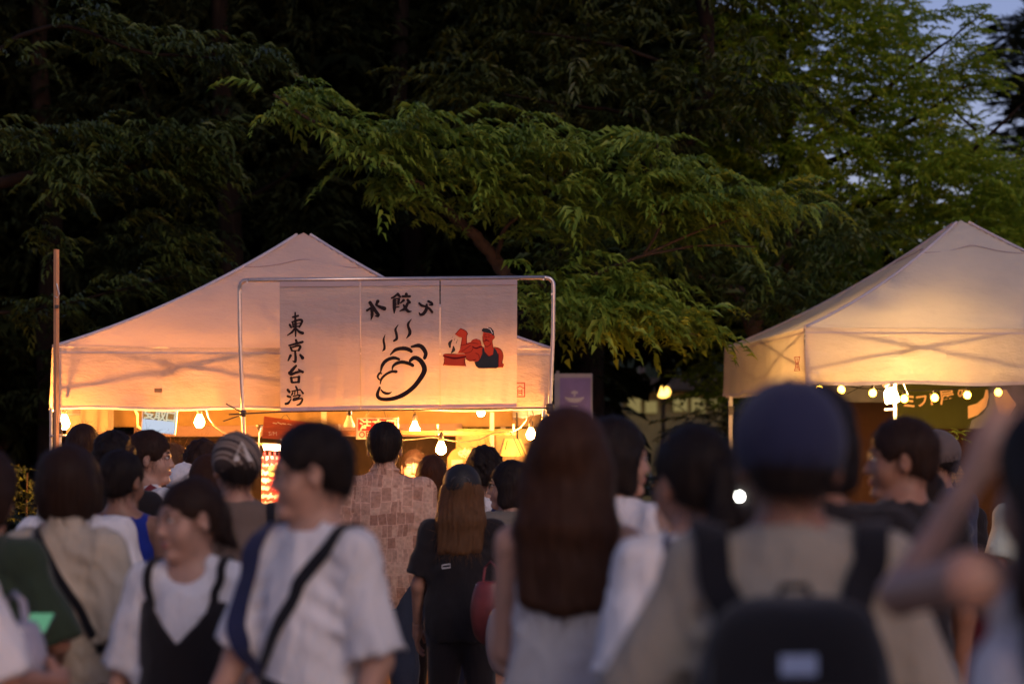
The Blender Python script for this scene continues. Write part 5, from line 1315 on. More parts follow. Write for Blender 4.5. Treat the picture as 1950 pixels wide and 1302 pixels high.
        if style == 'pony':
            a = hp(0, -.108, .02); q.ell(hp(0, -.05, -.02), (.070 * hsz, .055 * hsz, .065 * hsz), Rm, k=.03)
            q.cone(a, a + np.array((.0, -.035, -.12)), .030, .036, k=.015); q.cone(a + np.array((.0, -.035, -.12)), a + np.array((.012, -.02, -.27)), .036, .016, k=.03)
        q.ell(hp(0, .118, -.042), (.074 * hsz, .082 * hsz, .096 * hsz), Rm, k=.012, op='sub')
        if style in ('short', 'curly', 'bun', 'pony'):
            for sd in (-1, 1):
                q.ell(hp(sd * .108, .006, -.032), (.048 * hsz, .060 * hsz, .048 * hsz), Rm, k=.014, op='sub')
            nrm = Rm @ np.array((0, .35, -1.0)); nrm /= np.linalg.norm(nrm); q.plane(hp(0, -.09, -.066 if cap is None else -.055), nrm)
        if style in ('bob', 'mid'):
            nrm = Rm @ np.array((0, 0, -1.0)); q.plane(hp(0, 0, -.135 if style == 'bob' else -.105), nrm)
        if cap is not None:
            nrm = Rm @ np.array((0, 0.10, 1.0)); nrm /= np.linalg.norm(nrm); q.plane(hp(0, 0, .025), nrm)
        A_ = .010 if style == 'curly' else amp
        def strands(x, y, z, seed=seed, A_=A_):
            dx, dy, dz = x - hc[0], y - hc[1], z - hc[2]
            th = np.arctan2(dx, -dy)
            if style == 'curly': return A_ * n3(x, y, z, 150, seed)
            return A_ * .55 * np.sin(th * 34 + 3.5 * n3(x, y, z, 25, seed)) + A_ * .9 * n3(x * 1.6, y * 1.6, z * .3, 130, seed + 1) + .004 * n3(x, y, z, 38, seed + 2)
        q.fn(strands)
        V, F = q.mesh(0.0062 if Y > 5 else .0075)
        # loose strands leaving the surface
        r2 = np.random.default_rng(seed); nS = 1300
        Vn = np.zeros_like(V)
        fn_ = np.cross(V[F[:, 1]] - V[F[:, 0]], V[F[:, 2]] - V[F[:, 0]])
        for c in range(4): np.add.at(Vn, F[:, c], fn_)
        Vn /= (np.linalg.norm(Vn, axis=1)[:, None] + 1e-9)
        ids = r2.integers(0, len(V), nS); P = V[ids]; Nn = Vn[ids]
        down = np.array((0, 0, -1.0)) - Nn * (-Nn[:, 2:3]) + r2.normal(0, .35, (nS, 3)); down /= np.linalg.norm(down, axis=1)[:, None]
        Ls = r2.uniform(.025, .075, nS)[:, None] * (1.3 if style in ('long', 'curly') else 1)
        side = np.cross(Nn, down); side /= (np.linalg.norm(side, axis=1)[:, None] + 1e-9); wv = side * r2.uniform(.0003, .0008, nS)[:, None]
        lift = r2.uniform(.001, .007, nS)[:, None] * np.where(Nn[:, 2:3] > .6, .6, 1.0)
        p0 = P - Nn * .002; p1 = P + down * Ls * .5 + Nn * lift; p2 = P + down * Ls + Nn * lift * r2.uniform(.2, 1.8, nS)[:, None]
        sv = np.stack([p0 - wv, p0 + wv, p1 - wv, p1 + wv, p2 - wv * .3, p2 + wv * .3], 1).reshape(-1, 3)
        sf = np.array([[0, 1, 3, 2], [2, 3, 5, 4]])[None] + (np.arange(nS) * 6)[:, None, None]
        if cap is not None:
            keep = ((p2 - hc) @ (Rm @ np.array((0, .1, 1.0)))) < .05 * hsz; sf = sf[keep]
        np_mesh('hair', np.concatenate([V, sv]), np.concatenate([F, sf.reshape(-1, 4) + len(V)]), hm, root)
    # ---- face details
    if facefine:
        for sd in (-1, 1):
            c = hp(sd * .031, .0815, .004)
            mb = MB(); 
            q = SDF(); q.ell(c, (.0135 * hsz, .0095 * hsz, .0060 * hsz), Rm, k=0); V, F = q.mesh(.0022); eo = np_mesh('eye', V, F, EYE, root)
            q = SDF(); q.ell(hp(sd * .031, .0885, .004), (.0058 * hsz, .0035 * hsz, .0055 * hsz), Rm, k=0); V, F = q.mesh(.0018); np_mesh('iris', V, F, IRIS, eo)
            q = SDF(); q.cone(hp(sd * .014, .0915, .024), hp(sd * .032, .0885, .029), .0034, .0036, k=.003); q.cone(hp(sd * .032, .0885, .029), hp(sd * .048, .076, .022), .0036, .002, k=.003); V, F = q.mesh(.0024); np_mesh('eyebrow', V, F, hm, root)
            q = SDF(); q.cone(hp(sd * .018, .0885, .009), hp(sd * .031, .0915, .0125), .0016, .0019, k=.002); q.cone(hp(sd * .031, .0915, .0125), hp(sd * .045, .081, .007), .0019, .0014, k=.002); V, F = q.mesh(.0018); np_mesh('eyelash', V, F, IRIS, root)
        q = SDF(); q.ell(hp(0, .0915, -.062), (.0205 * hsz, .0070 * hsz, .0042 * hsz), Rm, k=.002); q.ell(hp(0, .0895, -.0715), (.0175 * hsz, .0075 * hsz, .0052 * hsz), Rm, k=.002); V, F = q.mesh(.0026); np_mesh('lips', V, F, LIP, root)
    if glasses:
        mb = MB()
        for sd in (-1, 1):
            pts = [hp(sd * .032 + .021 * math.cos(a), .101 - .006 * abs(math.cos(a)), .002 + .017 * math.sin(a)) for a in [2 * math.pi * k / 16 for k in range(17)]]
            mb.tube(pts, .0022 * hsz, 6); mb.tube([hp(sd * .053, .097, .006), hp(sd * .082, .05, .008), hp(sd * .087, -.008, .004)], .0013, 5)
        mb.tube([hp(-.011, .101, .006), hp(0, .104, .008), hp(.011, .101, .006)], .0013, 5)
        mb.build('glasses', GLS, root, world=False)
    # ---- cap
    if cap is not None:
        cm, kind = cap
        q = SDF(); rx, ry, rz_ = (.094, .112, .105)
        q.ell(hp(0, -.012, .036), (rx * hsz, ry * hsz, rz_ * hsz), Rm, k=.0)
        nrm = Rm @ np.array((0, -.10, -1.0)); nrm /= np.linalg.norm(nrm); q.plane(hp(0, -.012, -.018), nrm)
        q.fn(lambda x, y, z: .0025 * n3(x, y, z, 40, seed + 5))
        V, F = q.mesh(.0065); co = np_mesh('cap', V, F, cm, root)
        if kind != 'beanie':
            q = SDF(); q.ell(hp(0, .105, .026), (.074 * hsz, .085 * hsz, .022 * hsz), Rm @ rotm(0, -.22), k=0)
            nn = Rm @ np.array((0, -.22, -1.0)); nn /= np.linalg.norm(nn); q.plane(hp(0, .105, .034), nn); q.ell(hp(0, .105, .020), (.080 * hsz, .09 * hsz, .022 * hsz), Rm @ rotm(0, -.22), k=0, op='sub')
            V, F = q.mesh(.0052); np_mesh('brim', V, F, cm, co)
            MB().lathe(hp(0, -.010, .141), [(.008, -.004), (.007, .002), (.003, .004)], 8).build('button', cm, co, world=False)
            if kind == 'strap':
                pts = [hp(.045 * math.cos(a), -.118, .036 + .024 * math.sin(a)) for a in [math.pi * k / 10 for k in range(11)]]
                MB().tube(pts, .003, 5).build('adjuster', DARKMETAL, co, world=False)
    return dict(root=root, bvh=st, V3=V3, hp=hp, s=s, shL=shL, shR=shR, eL=eL, wL=wL, eR=eR, wR=wR, hc=hc, Rm=Rm, shx=shx, dL=dL, dR=dR)
def strap(P, pts, width, mat, name='bag_strap', off=.004, parent=None, n=10, thick=.003):
    """a band laid over the clothes along a rough 3-D path in the person's own space"""
    pts = [Vector(P['V3'](*(np.array(p) * P['s']))) for p in pts]
    Q = []; E = [pts[0]] + pts + [pts[-1]]
    for i in range(len(pts) - 1):
        p0, p1, p2, p3 = E[i:i + 4]
        for k in range(n):
            u = k / n; Q.append(0.5 * ((2 * p1) + (-p0 + p2) * u + (2 * p0 - 5 * p1 + 4 * p2 - p3) * u * u + (-p0 + 3 * p1 - 3 * p2 + p3) * u ** 3))
    Q.append(pts[-1]); S = []; Nn = []
    for q in Q:
        loc, nrm, _, _ = P['bvh'].find_nearest(q)
        S.append(loc); Nn.append(nrm)
    for _ in range(2): Nn = [(Nn[max(i - 1, 0)] + Nn[i] + Nn[min(i + 1, len(Nn) - 1)]).normalized() for i in range(len(Nn))]
    for _ in range(3): S = [S[0]] + [(S[i - 1] + S[i] * 2 + S[i + 1]) / 4 for i in range(1, len(S) - 1)] + [S[-1]]
    mb = MB(); m = len(S)
    for i in range(m):
        t = (S[min(i + 1, m - 1)] - S[max(i - 1, 0)]).normalized(); sd = t.cross(Nn[i]).normalized() * width / 2; o = Nn[i] * off
        for q in (S[i] + sd + o, S[i] - sd + o, S[i] - sd + o + Nn[i] * thick, S[i] + sd + o + Nn[i] * thick): mb.v.append(tuple(q))
    for i in range(m - 1):
        a = 4 * i
        for k in range(4): mb.f.append((a + k, a + (k + 1) % 4, a + 4 + (k + 1) % 4, a + 4 + k))
    mb.f += [(0, 3, 2, 1), (4 * m - 4, 4 * m - 3, 4 * m - 2, 4 * m - 1)]
    return mb.build(name, mat, parent or P['root'], world=False, smooth=False)
# ================================================================ THE CROWD
W_TEE = m_cloth('white cotton', (0.68, 0.66, 0.67), 0.9); W_KNIT = m_cloth('off-white ribbed knit', (0.55, 0.52, 0.50), 0.4, 500)
BEIGE = m_cloth('beige cotton', (0.46, 0.39, 0.30), 0.9); GREYB = m_cloth('stone cotton', (0.29, 0.26, 0.215), 0.9); TAUPE = m_cloth('taupe cotton', (0.14, 0.10, 0.08), 0.7)
BLACK = m_cloth('black cotton', (0.016, 0.013, 0.014), 0.5); NAVY = m_cloth('navy cotton', (0.03, 0.035, 0.07), 0.5); BLUE = m_cloth('royal blue cotton', (0.015, 0.03, 0.24), 0.4)
OLIVE = m_cloth('dark green cotton', (0.03, 0.045, 0.028), 0.5); MAROON = m_cloth('maroon canvas', (0.18, 0.012, 0.02), 0.4); DENIM = m_cloth('dark denim', (0.04, 0.05, 0.08), 0.5)
GREYP = m_cloth('grey trousers', (0.16, 0.155, 0.16), 0.5); RED_T = m_cloth('dark maroon cotton', (0.07, 0.010, 0.014), 0.5); MINT = m_cloth('pale mint cotton', (0.50, 0.58, 0.50), 0.5)
STRAPB = m_cloth('black webbing', (0.010, 0.010, 0.014), 0.1, 1200); STRAPN = m_cloth('navy webbing', (0.02, 0.025, 0.07), 0.1, 1200)
LEATH = m_plain('oxblood leather', (0.19, 0.035, 0.03), 0.38, 0, 0.5, 0.15, 20, 0.3, 0.003); SHINY = m_plain('pink nylon', (0.42, 0.30, 0.27), 0.3, 0, 0.5, 0.15, 6, 0.6, 0.01)
def m_patch():
    m, n, out = _base('patchwork print'); p = n.nodes.new('ShaderNodeBsdfPrincipled')
    tc = n.nodes.new('ShaderNodeTexCoord'); mp = n.nodes.new('ShaderNodeMapping'); mp.inputs['Rotation'].default_value = (R(90), 0, 0); mp.inputs['Scale'].default_value = (1, 1, 1)
    nz = n.nodes.new('ShaderNodeTexNoise'); nz.inputs['Scale'].default_value = 5; n.links.new(tc.outputs['Object'], nz.inputs['Vector'])
    va = n.nodes.new('ShaderNodeVectorMath'); va.operation = 'MULTIPLY_ADD'; va.inputs[1].default_value = (.045, .045, .045); n.links.new(nz.outputs['Color'], va.inputs[0]); n.links.new(tc.outputs['Object'], va.inputs[2]); n.links.new(va.outputs[0], mp.inputs[0])
    def brick(sc, rot, bw, rh, c1, c2, mo):
        m2 = n.nodes.new('ShaderNodeMapping'); m2.inputs['Rotation'].default_value = (0, 0, rot); m2.inputs['Location'].default_value = (rot * 3 + .13, sc * .37, 0); n.links.new(mp.outputs[0], m2.inputs[0])
        k_ = n.nodes.new('ShaderNodeTexBrick'); k_.inputs['Scale'].default_value = sc; k_.inputs['Brick Width'].default_value = bw; k_.inputs['Row Height'].default_value = rh; k_.offset = .31; k_.offset_frequency = 3
        k_.inputs['Mortar Size'].default_value = .022; k_.inputs['Color1'].default_value = c1; k_.inputs['Color2'].default_value = c2; k_.inputs['Mortar'].default_value = mo; n.links.new(m2.outputs[0], k_.inputs['Vector']); return k_
    b = n.nodes.new('ShaderNodeTexBrick'); b.inputs['Scale'].default_value = 9.0; b.inputs['Brick Width'].default_value = 0.40; b.inputs['Row Height'].default_value = 0.56; b.offset = 0.37; b.squash = 0.6; b.squash_frequency = 2
    b.inputs['Mortar Size'].default_value = 0.02; b.inputs['Mortar Smooth'].default_value = 0.1
    b.inputs['Color1'].default_value = (0.36, 0.17, 0.10, 1); b.inputs['Color2'].default_value = (0.60, 0.42, 0.30, 1); b.inputs['Mortar'].default_value = (0.62, 0.40, 0.29, 1)
    n.links.new(mp.outputs[0], b.inputs['Vector'])
    v = n.nodes.new('ShaderNodeTexVoronoi'); v.distance = 'CHEBYCHEV'; v.inputs['Scale'].default_value = 60; n.links.new(mp.outputs[0], v.inputs['Vector'])
    mx = n.nodes.new('ShaderNodeMix'); mx.data_type = 'RGBA'; mx.blend_type = 'OVERLAY'; mx.inputs[0].default_value = 0.3
    b2_ = brick(7.5, R(90), .62, .38, (0.40, .20, .12, 1), (.60, .43, .31, 1), (.66, .44, .32, 1)); bm = brick(3.1, 0, .7, .45, (0, 0, 0, 1), (1, 1, 1, 1), (0, 0, 0, 1))
    th = n.nodes.new('ShaderNodeMath'); th.operation = 'GREATER_THAN'; th.inputs[1].default_value = .5; n.links.new(bm.outputs['Color'], th.inputs[0])
    m3 = n.nodes.new('ShaderNodeMix'); m3.data_type = 'RGBA'; n.links.new(th.outputs[0], m3.inputs[0]); n.links.new(b.outputs['Color'], m3.inputs[6]); n.links.new(b2_.outputs['Color'], m3.inputs[7])
    n.links.new(m3.outputs[2], mx.inputs[6]); n.links.new(v.outputs['Distance'], mx.inputs[7])
    hs = n.nodes.new('ShaderNodeHueSaturation'); hs.inputs['Saturation'].default_value = .7; n.links.new(mx.outputs[2], hs.inputs['Color']); tint_ = n.nodes.new('ShaderNodeMix'); tint_.data_type = 'RGBA'; tint_.blend_type = 'MULTIPLY'; tint_.inputs[0].default_value = 1; tint_.inputs[7].default_value = (1, .78, .66, 1)
    n.links.new(hs.outputs[0], tint_.inputs[6]); n.links.new(tint_.outputs[2], p.inputs['Base Color']); p.inputs['Roughness'].default_value = .85
    n.links.new(_bump(n, _noise(n, _coord(n), 9, 3), .5, .03), p.inputs['Normal']); n.links.new(p.outputs[0], out.inputs[0]); return m
PATCH = m_patch()
def m_stripes(name, c1, c2, c3, scale, dirn='X', dist=1.0):
    m, n, out = _base(name); p = n.nodes.new('ShaderNodeBsdfPrincipled')
    w = n.nodes.new('ShaderNodeTexWave'); w.bands_direction = dirn; w.inputs['Scale'].default_value = scale; w.inputs['Distortion'].default_value = dist; w.inputs['Detail'].default_value = 0
    n.links.new(_coord(n), w.inputs['Vector']); n.links.new(_ramp(n, w.outputs['Fac'], [(0.0, c1), (0.42, c1), (0.5, c2), (0.78, c2), (0.84, c3)]), p.inputs['Base Color']); p.inputs['Roughness'].default_value = .9
    n.links.new(p.outputs[0], out.inputs[0]); return m
STRIPECAP = m_stripes('striped cap cloth', (0.05, 0.032, 0.026), (0.34, 0.27, 0.22), (0.12, 0.075, 0.055), 9.5, 'DIAGONAL', 0.6)
ORKNIT = m_stripes('orange striped knit', (0.55, 0.26, 0.06), (0.62, 0.40, 0.14), (0.20, 0.09, 0.03), 16, 'Z', 2.0)
FOLD = lambda sd: ((.14 * sd, .12, -1), (-.35 * sd, 1, .25))
HOLD = lambda sd: ((.10 * sd, .25, -1), (-.30 * sd, 1, .75))
DOWNB = lambda sd: ((.20 * sd, -.08, -1), (.02 * sd, .45, -1))

# --- far left group
p1 = person(-30, 858, 7.0, 'person in loose dark green shirt looking at a glowing phone at the left edge', face=-25, wide=1.05, shirt=OLIVE, sleeve='wide', slen=.98, hem=.80, loose=1.6, pants=DENIM, hair=('mid', HBRN), turn=-15, nod=-8,
            armR=((.30, .22, -.95), (-.55, .75, -.25)), armL=((-.15, .3, -.9), (.4, .9, -.2)), hands=('grip', 'grip'), foldamp=1.3)
p2 = person(-135, 850, 5.8, 'person in white shirt mostly cut off by the left edge of the photo', face=-35, shirt=W_TEE, sleeve='wide', slen=1.0, hem=.8, loose=1.6, pants=DENIM, hair=('short', HBLK), armR=((.25, .25, -.9), (-.3, .9, -.1)), hands=('relaxed', 'grip'))
p4 = person(148, 856, 9.0, 'person in white T-shirt directly in front of the beige-shirt bob-haired person', face=5, shirt=W_TEE, sleeve='wide', slen=.85, loose=1.3, pants=DENIM, hair=('bob', HBRN), turn=-12, wide=1.05)
p3 = person(128, 850, 7.3, 'bob-haired person in loose beige shirt with thin black crossbody strap', face=-22, shirt=BEIGE, sleeve='wide', slen=1.0, hem=.72, loose=1.7, pants=BLACK, hair=('mid', HBRN), turn=28, wide=1.0, foldamp=1.6, armL=((-.2, .05, -1), (0, .4, -1)), armR=((.18, .0, -1), (0, .35, -1)), neck='collar')
strap(p3, [(-.08, .02, 1.40), (-.04, -.09, 1.38), (.05, -.13, 1.27), (.13, -.12, 1.15), (.18, -.05, 1.02)], .026, STRAPB)
p5 = person(160, 808, 13.4, 'tall dark-haired person beside the big bulb at the tent left corner', face=-10, shirt=GREYB, hair=('short', HBRN), pants=DENIM)
p6 = person(216, 825, 11.0, 'dark-haired person between the bob-haired and the blue-top person', face=10, shirt=BLACK, hair=('curly', HBLK), pants=DENIM)
p7 = person(234, 857, 9.6, 'short-haired person in sleeveless royal blue top seen from behind', face=-5, shirt=BLUE, sleeve='none', neck='crew', hair=('short', HBLK), skin=SKIN_B, turn=-22, pants=BLACK, hem=.85)
p8 = person(287, 820, 11.4, 'person in white T-shirt with maroon shoulder bag shown in profile facing right', face=-55, shirt=W_TEE, hair=('short', HBRN), skin=SKIN_C, turn=-35, facefine=True, pants=DENIM)
mb = strap(p8, [(.10, -.02, 1.40), (.08, -.10, 1.30), (-.02, -.11, 1.15), (-.13, -.06, 1.0)], .05, MAROON)
p9 = person(330, 846, 13.0, 'wavy light-haired person with a blue patterned hair ribbon', face=-60, male=False, shirt=GREYB, hair=('long', HGLD, .30), turn=-20, pants=DENIM, skin=SKIN_C)
rb = MB()
for k in range(9):
    a = 2 * math.pi * k / 9; c = p9['hp'](-.02 + .035 * math.cos(a), -.118 + .008 * math.sin(a * 3), .02 + .045 * math.sin(a)); rb.lathe(c, [(.004, -.016), (.017, -.006), (.016, .007), (.004, .015)], 8)
rb.build('hair_ribbon', m_stripes('blue patterned ribbon', (0.03, 0.04, 0.16), (0.35, 0.38, 0.5), (0.05, 0.05, 0.2), 45, 'X', 6), p9['root'], world=False, smooth=True)
p10 = person(388, 840, 12.6, 'dark-haired person under the lone bulb left of the striped cap', face=-15, shirt=BLACK, hair=('curly', HBRN), pants=DENIM)
p11 = person(398, 868, 10.6, 'brown-haired person half hidden in front of the striped cap', face=30, male=False, shirt=BLACK, hair=('mid', HLBR), turn=30, pants=BLACK)
p11b = person(350, 884, 12.0, 'short person in a white cap behind the walking woman', face=15, male=False, shirt=W_TEE, hair=('bob', HGLD), cap=(W_TEE, 'brim'), pants=DENIM)
p12 = person(450, 827, 9.0, 'person in brown striped cap and taupe T-shirt with a strap over the right shoulder', face=8, shirt=TAUPE, sleeve='wide', slen=.8, hair=('short', HBLK), cap=(STRIPECAP, 'strap'), turn=10, loose=1.3, pants=DENIM, wide=1.05)
strap(p12, [(.14, .04, 1.41), (.13, -.06, 1.40), (.13, -.13, 1.26), (.06, -.13, 1.10), (-.05, -.12, .98)], .030, STRAPB)
c = p12['hp']
tm = MB(); E = [c(.0 + .038 * x, -.132 - .0 * y, .055 + .052 * y) for x, y in ((-1, -.5), (0, 1), (1, -.5), (.45, -.5), (0, .35), (-.45, -.5))]
E = [e + p12['Rm'] @ np.array((0, .026 * max(0, (0.0 + (i in (1, 4)) * 1.0)), 0)) for i, e in enumerate(E)]
tm.add(E, [(0, 1, 4, 5), (1, 2, 3, 4)]).build('cap_emblem', m_cloth('cap white print', (0.5, 0.46, 0.42), .1), p12['root'], world=False)

# --- walking couple
p13 = person(362, 908, 6.7, 'woman in loose white T-shirt and black V-front camisole dress walking towards the camera', face=168, male=False, skin=SKIN_C, shirt=W_TEE, sleeve='wide', slen=1.02, hem=.86, loose=1.2, neck='scoop', hair=('pony', HBRN), turn=-42, nod=-4, tilt=4, facefine=True,
             armR=((.30, .0, -1), (.22, .25, -1)), armL=((-.26, .05, -1), (-.10, .3, -1)), foldamp=1.2, pants=BLACK, hs=.92, wide=1.0)
P = p13; s = P['s']; q = SDF(); V3 = P['V3']
q.ell(V3(0, -.003, 1.20 * s), (.166 * s, .142 * s, .21 * s), k=.05); q.ell(V3(0, .005, 1.02 * s), (.158 * s, .128 * s, .2 * s), k=.06); q.ell(V3(0, 0, .88 * s), (.182 * s, .140 * s, .22 * s), k=.06); q.cone(V3(0, 0, .8 * s), V3(0, 0, .45 * s), .16, .22, k=.1)
q.fnmax(lambda x, y, z: (z - s * (1.155 + 1.15 * np.abs(x) / s)) * .62 + 0 * y); q.plane((0, 0, 1.285 * s), (0, 0, 1)); q.fn(lambda x, y, z: .005 * n3(x * 2, y * 2, z * .6, 22, 5))
V, F = q.mesh(.0125); np_mesh('camisole_dress', V, F, BLACK, P['root'])
for sd in (-1, 1): strap(P, [(sd * .115, .125, 1.25), (sd * .118, .10, 1.34), (sd * .115, .0, 1.415), (sd * .115, -.09, 1.33), (sd * .11, -.12, 1.22)], .024, BLACK, 'dress_strap', off=.006)
p14 = person(592, 804, 6.0, 'man in glasses and loose white T-shirt with black chest harness walking left', face=143, skin=SKIN_C, shirt=W_TEE, sleeve='wide', slen=.95, hem=.74, loose=1.15, hair=('short', HBLK), turn=-44, nod=-3, glasses=True, facefine=True, foldamp=1.4, wide=.84,
             armR=((.24, .25, -1), (.22, .45, -1)), armL=((-.24, -.05, -1), (.10, .45, -1)), pants=GREYP, hs=.95)
strap(p14, [(.13, -.04, 1.40), (.135, .05, 1.40), (.15, .135, 1.28), (.145, .14, 1.16), (.10, .14, 1.03)], .050, STRAPN, 'harness_strap')
strap(p14, [(-.13, -.04, 1.41), (-.125, .04, 1.41), (-.07, .135, 1.28), (.015, .14, 1.15), (.10, .14, 1.03)], .036, STRAPB, 'harness_strap')
strap(p14, [(.10, .14, 1.02), (.0, .15, 1.00), (-.08, .135, .985), (-.17, .05, .975)], .030, STRAPB, 'harness_strap')

# --- the queue at the dumpling stall
p15 = person(733, 804, 12.3, 'tall man in tan patchwork-print shirt standing at the order sign', face=0, shirt=PATCH, sleeve='wide', slen=.9, hem=.76, loose=1.4, wide=1.16, hair=('short', HBLK), pants=DENIM, neck='collar')
MB().tube([p15['V3'](.064 * p15['s'] * math.cos(a), -.012 + .064 * p15['s'] * math.sin(a), 1.425 * p15['s'] - .012 * math.sin(a)) for a in [2 * math.pi * k / 20 for k in range(21)]], .012, 8).build('collar', PATCH, p15['root'], world=False, smooth=True)
p16 = person(789, 854, 15.6, 'fair-lit woman serving behind the counter with her hand raised', face=172, male=False, skin=SKIN_C, shirt=W_TEE, sleeve='short', hair=('bun', HBRN), facefine=True, nod=4, turn=8, armR=((.85, .25, -.45), (.35, .45, .9)), armL=FOLD(-1), hands=('relaxed', 'open'), pants=BLACK, wide=.95, group='people in the crowd')
fr = MB()
for k in range(26):
    x = -.062 + .0048 * k; h = p16['hp']; z0 = .072 - 4 * x * x
    fr.tube([h(x * .8, .075, z0), h(x, .098 - 6 * x * x * .4, z0 - .028), h(x * 1.08 + .003 * math.sin(k * 2.3), .096 - 5 * x * x, z0 - .052 - .008 * math.sin(k * 1.7))], [.0032, .003, .001], 5)
fr.build('fringe', HBRN, p16['root'], world=False, smooth=True)
p17 = person(823, 868, 13.2, 'brown-haired person with chin-length hair at the low bulb', face=-5, male=False, shirt=BLACK, hair=('bob', HLBR), pants=BLACK)
p19 = person(923, 853, 12.4, 'curly-haired man in white T-shirt with navy strap across his back', face=-8, shirt=W_TEE, hair=('curly', HBLK), pants=DENIM)
strap(p19, [(.15, .02, 1.41), (.12, -.09, 1.38), (.04, -.13, 1.26), (-.06, -.13, 1.14), (-.15, -.08, 1.02)], .055, STRAPN)
p20 = person(968, 878, 11.8, 'dark-haired woman in glasses and patterned sleeve looking left, black skirt', face=40, male=False, skin=SKIN_C, shirt=m_stripes('small print cloth', (0.08, 0.07, 0.06), (0.30, 0.27, 0.22), (0.12, 0.1, 0.08), 60, 'X', 8), sleeve='wide', slen=.95, hair=('bob', HBLK), turn=48, glasses=True, facefine=True, skirt=(BLACK, .60), armL=FOLD(-1), armR=DOWNB(1))
p18 = person(880, 887, 11.0, 'long-haired woman in black cap, black T-shirt and black trousers holding a red tote', face=-4, male=False, skin=SKIN_A, shirt=BLACK, sleeve='wide', slen=.80, hem=.80, loose=1.6, hair=('long', HGLD, .27), cap=(m_plain('black glossy cap', (0.014, 0.012, 0.012), .62), 'strap'), pants=BLACK, wide=1.12, armR=((.22, .25, -1), (.42, .75, -.55)), armL=((-.22, .02, -1), (-.05, .4, -1)), hands=('relaxed', 'grip'), nod=-10)
bk = p18['V3'](-.055, -.152, 1.17 * p18['s'])
mb = MB(); mb.tube([Vector(bk) + Vector((x, -.004, z)) for x, z in ((-.018, -.009), (.018, -.004), (.017, .011), (-.019, .006), (-.018, -.009))], .0025, 5); mb.build('buckle', WHITE_METAL, p18['root'], world=False)

# --- right of the banner
p21 = person(1084, 780, 5.9, 'woman with long dark brown hair and off-white sleeveless knit top seen from behind', face=-6, male=False, skin=SKIN_C, shirt=W_KNIT, sleeve='none', neck='low', hem=.70, loose=1.1, hair=('long', HLBR, .33), wide=.98, turn=-8, armR=((.45, .30, -.85), (-.10, .55, .90)), armL=((-.08, .2, -1), (.2, .8, -.4)), hands=('grip', 'open'), skirt=(W_KNIT, .4), hs=1.07)
p22 = person(1174, 797, 7.8, 'dark-haired woman in white T-shirt with face turned right in profile', face=-35, male=False, skin=SKIN_C, shirt=W_TEE, sleeve='wide', slen=1.0, loose=1.8, hem=.75, hair=('bob', HBLK), turn=-38, facefine=True, pants=DENIM, wide=1.05)
p23 = person(1318, 805, 5.5, 'person with dark ponytail and white T-shirt left of the man in the navy cap', face=12, male=False, skin=SKIN_A, shirt=W_TEE, sleeve='wide', slen=.95, loose=1.8, hem=.75, hair=('pony', HBLK), turn=18, tilt=-4, pants=DENIM, hs=1.02, wide=.98, foldamp=1.3)
strap(p23, [(-.05, .02, 1.39), (-.07, -.09, 1.36), (-.10, -.12, 1.25), (-.12, -.10, 1.12), (-.13, -.06, 1.0)], .05, STRAPN)
p25 = person(1552, 738, 5.4, 'dark-haired person just right of the navy cap', face=-15, shirt=BLACK, hair=('mid', HBLK), pants=DENIM, turn=-10)
p24 = person(1502, 733, 4.35, 'man in navy cap and stone T-shirt wearing a black backpack', face=-4, skin=SKIN_B, shirt=GREYB, sleeve='wide', slen=1.05, hem=.8, loose=1.9, hair=('short', HBLK), cap=(m_cloth('navy cap cloth', (0.022, 0.025, 0.062), .2), 'brim'), pants=DENIM, wide=1.02, foldamp=1.3, hs=1.08, armL=((-.42, .15, -1), (.1, .9, -.3)), armR=((.26, .1, -1), (-.1, .6, -.8)))
# backpack: a thing of its own
r0 = p24['root']; bp = thing('backpack', 'black backpack with a pale blue label worn by the man in the navy cap', 'backpack', tuple(r0.location), r0.rotation_euler.z)
s = p24['s']; V3 = p24['V3']; q = SDF()
q.ell(V3(0, -.205, 1.07 * s), (.172, .105, .30), k=.05); q.ell(V3(0, -.20, .92 * s), (.172, .11, .22), k=.08); q.plane((0, 0, 1.325 * s), (0, -.15, 1), .05); q.ell(V3(0, -.270, 1.0 * s), (.12, .06, .14), k=.015); q.fn(lambda x, y, z: .004 * n3(x, y, z, 22, 3))
V, F = q.mesh(.013); np_mesh('bag_body', V, F, m_cloth('black nylon', (0.012, 0.012, 0.015), .3, 400), bp)
PB = dict(p24); PB['bvh'] = BVHTree.FromPolygons([tuple(v) for v in V], [tuple(int(i) for i in f) for f in F])
strap(PB, [(-.042, -.40, 1.20), (0, -.40, 1.20), (.042, -.40, 1.20)], .034, m_cloth('pale blue label', (0.30, 0.38, 0.55), .1), 'label_patch', parent=bp, off=.004)
for sd in (-1, 1): strap(p24, [(sd * .15, .10, 1.30), (sd * .148, .03, 1.41), (sd * .142, -.06, 1.405), (sd * .135, -.13, 1.30), (sd * .115, -.15, 1.20), (sd * .09, -.16, 1.12)], .060, STRAPB, 'shoulder_strap', parent=bp, off=.006, thick=.010)
MB().tube([V3(-.03, -.16, 1.285 * s), V3(-.02, -.17, 1.31 * s), V3(.02, -.17, 1.31 * s), V3(.03, -.16, 1.285 * s)], .007, 6).build('grab_handle', STRAPB, bp, world=False)
p26 = person(1714, 795, 7.4, 'short-haired man in black T-shirt in profile facing left beside the flood lamp', face=25, skin=SKIN_B, shirt=BLACK, hair=('short', HBRN), turn=62, facefine=True, pants=DENIM, neck='crew')
